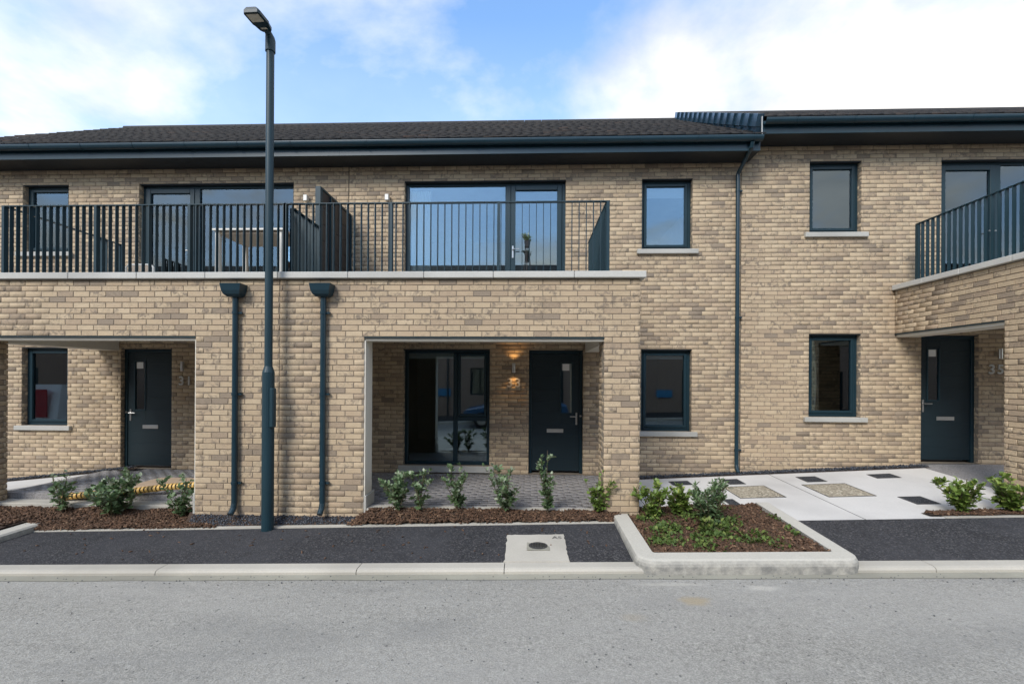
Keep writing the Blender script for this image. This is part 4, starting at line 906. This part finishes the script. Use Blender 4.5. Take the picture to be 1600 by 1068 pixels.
bed_shrub(856, 800, -2.29, .80, 'tallest thin shrub in front of door 33', .10, 5, 250, .062, 'leaf_dark', group=G1, lean=-.04, pale=.2)
bed_shrub(937, 798, -2.29, .50, 'yellowish green shrub in front of the porch pier of 33', .12, 6, 210, .060, 'leaf_light', group=G1)
G2 = 'shrubs in the bark bed of house 31'
for px, y, h, lab, spd, st, n, sz, ml, k in ((97, -2.15, .56, 'sparse thin shrub near the planter end by porch 31', .15, 5, 150, .062, 'leaf_dark', {}), (176, -2.2, .52, 'broad dense shrub in front of door 31', .27, 11, 520, .078, 'leaf_dark', {}), (281, -2.22, .55, 'open spreading shrub beside the brick front wall of 31', .20, 6, 190, .066, 'leaf_dark', {'lean': .06})):
    p = onY(px, 795, y); shrub('shrub', lab, p[0], y, z31(p[0], y), h, spd, st, n, sz, ml, group=G2, **k)
G3 = 'shrubs in the kerbed planter'
for px, y, h, lab, spd, st, n, sz, ml in ((1022, -2.40, .46, 'bright leafy shrub in the planter beside the brick pier', .17, 8, 330, .066, 'leaf_light'), (1060, -2.30, .40, 'yellow tipped shrub between two others in the planter', .15, 7, 260, .064, 'leaf_light'), (1110, -2.78, .56, 'narrow leaved dark shrub standing tallest in the planter', .17, 12, 620, .070, 'leaf_dark')):
    p = onY(px, 815, y); shrub('shrub', lab, p[0], y, zp(p[0], y), h, spd, st, n, sz, ml, group=G3, wdt=.55 if 'narrow' in lab else 1.0, pale=.05)
G4 = 'shrubs in the bed of house 35'
for px, h, lab, n in ((1503, .42, 'light green shrub with one long shoot by the apron', 300), (1577, .44, 'light green shrub in front of the pier of house 35', 330)):
    p = onY(px, 797, -2.34); shrub('shrub', lab, p[0], -2.34, z35(p[0], -2.34), h, .20, 8, n, .075, 'leaf_light', group=G4)
p = onY(1110, 835, -2.95); shrub('weed', 'small round leaved plant with yellow flowers in the planter', p[0], -2.95, zp(p[0], -2.95), .15, .12, 7, 90, .07, 'weed', cat='plant', group='planter weeds')
mb = MB()
# low weeds spread over the planter bark
V = []; T = []
cl = [(U(1.4, 2.3), U(-3.4, -2.3)) for _ in range(26)] + [(U(1.8, 3.1), U(-3.25, -2.1)) for _ in range(14)]
for cxx, cyy in cl:
    for _ in range(random.randint(40, 95)):
        x, y = random.gauss(cxx, .075), random.gauss(cyy, .075)
        if not (1.30 < x < 3.04 and -3.46 < y < -2.0): continue
        m = Matrix.Rotation(U(0, 6.28), 3, 'Z') @ Matrix.Rotation(random.gauss(.6, .4), 3, 'X'); L_ = U(.02, .06)
        V.append((LT * L_) @ np.array(m).T + np.array((x, y, zp(x, y) + U(.0, .05)))); T.append((random.random(), 0, 0))
tag(npmesh('ground_weeds', np.array(V), LF, 'weed', np.array(T)), 'low green weeds spreading over the planter bark', 'weeds', kind='stuff')
# ------------------------------------------------------------------ across the street (shows in the window reflections)
OP = thing('opposite_terrace', 'dark brick terrace across the street mirrored in the windows', 'house', (0, -15, -.2))
ops = []
for k in range(-4, 5):
    x = k * 7.0; ops += [(x - 3.0, x - 1.5, .9, 2.3), (x + .8, x + 1.8, .0, 2.2), (x - 3.0, x - 1.3, 3.8, 5.2), (x + .6, x + 2.0, 3.8, 5.2)]
mb = MB(); slab(mb, 'y', -15.0, -15.3, -32, 32, -1.2, 5.8, ops); mb.build('wall', 'far_brick', OP)
for o in ops:
    mb = MB(); frame_mb(mb, o[0], o[1], o[2], o[3], .07, -15.12, -15.05); f = mb.build('door' if o[2] < .1 else 'window', 'anthracite', OP)
    bx('pane' if o[2] > .1 else 'leaf', 'glass' if o[2] > .1 else 'door_skin', f, o[0] + .06, o[1] - .06, -15.10, -15.09, o[2] + .06, o[3] - .06)
mb = MB(); mb.prism([(-14.5, 5.7), (-18.6, 8.5), (-22.6, 5.7)], 'x', -32.4, 32.4); mb.build('roof', 'roof_tile', OP, tint=True)
bx('gutter', 'gutter_plastic', OP, -32.4, 32.4, -14.5, -14.38, 5.62, 5.74); bx('back_room', 'interior_wall', OP, -32, 32, -19.2, -18.9, -1.2, 5.6)
for x in (-4.4, 6.9): bx('sign', 'blue_sign', OP, x - .4, x + .4, -14.98, -14.94, .84, 1.22)
for x in (-4.15, 4.0): mb = MB(); mb.tube([(x, -14.93, -.3), (x, -14.93, 5.6)], .04, 8); mb.build('downpipe', 'gutter_plastic', OP)
sheet('far_footpath', -40, 40, -15.0, -11.9, lambda x, y: zroad(x, -11.4) + .10, 'footpath_asphalt', 20, 2)
mb = MB(); vs = [(x, y, -.195 + .0247 * x + dz) for x in (-40, 40) for y, dz in ((-11.4, -.2), (-11.4, .11), (-11.9, .11), (-11.9, -.2))]; mb.add(vs, [(0, 1, 2, 3), (7, 6, 5, 4), (0, 4, 5, 1), (1, 5, 6, 2), (2, 6, 7, 3)]); tag(mb.build('far_kerb', 'concrete'), kind='structure')
def vehicle(name, label, cat, x0, y0, z0, body, glassp, wheels, W, mat, wr=.31):
    S = thing(name, label, cat, (x0, y0, z0)); n = len(body)
    secs = [(0, .80), (.06, .96), (.16, 1.0), (.84, 1.0), (.94, .96), (1, .80)]; vs = []
    zm = max(q for p, q in body); zc_ = .55
    for f, s_ in secs:
        for p, q in body: vs.append((x0 + p, y0 - W / 2 + W * (f if q < .95 else .5 + (f - .5) * (1 - .22 * (q - .95) / max(.2, zm - .95))), z0 + (q if f not in (0, 1) else zc_ + (q - zc_) * s_)))
    mb = MB(); mb.add(vs, [(k * n + i, k * n + (i + 1) % n, k * n + n + (i + 1) % n, k * n + n + i) for k in range(5) for i in range(n)] + [tuple(range(n)), tuple(range(6 * n - 1, 5 * n - 1, -1))]); bd = mb.build('body', mat, S, smooth=False)
    for yy in (-W * .505, W * .505):
        for g_ in glassp:
            mb = MB(); vs = [(x0 + p, y0 + (yy + (-.0 if yy < 0 else 0)) * (1 - (.22 * (q - .95) / max(.2, zm - .95) if q > .95 else 0)) + e * (.012 if yy > 0 else -.012), z0 + q) for e in (0, 1) for p, q in g_]; k_ = len(g_)
            mb.add(vs, [tuple(range(k_)), tuple(range(2 * k_ - 1, k_ - 1, -1))] + [(i, (i + 1) % k_, k_ + (i + 1) % k_, k_ + i) for i in range(k_)]); mb.build('side_window', 'black_plastic', S)
        for wx in wheels:
            mb = MB(); y1 = y0 + yy * .97; mb.tube([(x0 + wx, y1 - .1, z0 + wr), (x0 + wx, y1 + .1, z0 + wr)], wr, 20); wl = mb.build('wheel', 'rubber', S)
            mb = MB(); mb.tube([(x0 + wx, y1 - .105, z0 + wr), (x0 + wx, y1 + .105, z0 + wr)], wr * .62, 14); mb.build('rim', 'steel', wl)
    return S
car = [(0, .35), (.02, .62), (.12, .74), (1.0, .92), (1.75, 1.38), (2.4, 1.46), (3.1, 1.42), (3.75, 1.0), (4.1, .95), (4.2, .7), (4.18, .35), (3.6, .22), (.5, .22)]
vehicle('parked_car', 'blue hatchback car parked across the street mirrored in the porch window', 'car', -2.6, -10.5, zroad(-1, -9) - .01, car, [[(1.25, .95), (1.85, 1.34), (2.3, 1.39), (2.3, .95)], [(2.38, .95), (2.38, 1.39), (3.0, 1.36), (3.5, .97)]], (.75, 3.35), 1.74, 'car_blue')
vn = [(0, .35), (.0, .8), (.15, 1.05), (.75, 1.25), (1.25, 1.95), (1.6, 2.1), (5.0, 2.15), (5.1, .4), (4.6, .28), (.5, .28)]
V_ = vehicle('parked_van', 'white van with red side panel mirrored in the ground window of 31', 'van', -24.5, -10.6, zroad(-22, -9) - .01, vn, [[(.95, 1.2), (1.35, 1.85), (1.9, 1.85), (1.9, 1.2)]], (.9, 4.0), 1.95, 'van_white', .34)
bx('side_panel', 'van_red', V_, -22.2, -19.8, -9.63, -9.60, .75 - .7, 1.9 - .7)
def fgr():
    x = U(-7, 7); return (x, random.choice((U(-3.90, -3.72), U(-3.80, -3.70), U(-6.5, -3.8))), 0)
def fgr2(): p = fgr(); return (p[0], p[1], zroad(p[0], p[1]) + .006)
gravel('road_grit', 260, fgr2, .008)
def fl(): x = U(-6, 1.0); y = U(-3.4, -2.5); return (x, y, G(x, y) + .006)
bark('stray_bark', 70, fl, .8)
S_ = shrub('potted_plant', 'small green trailing plant in the pot on the wire stand', BALC_PLANT[0], BALC_PLANT[1], BALC_PLANT[2], .12, .07, 6, 60, .05, 'leaf_dark', cat='plant', group='balcony plants')
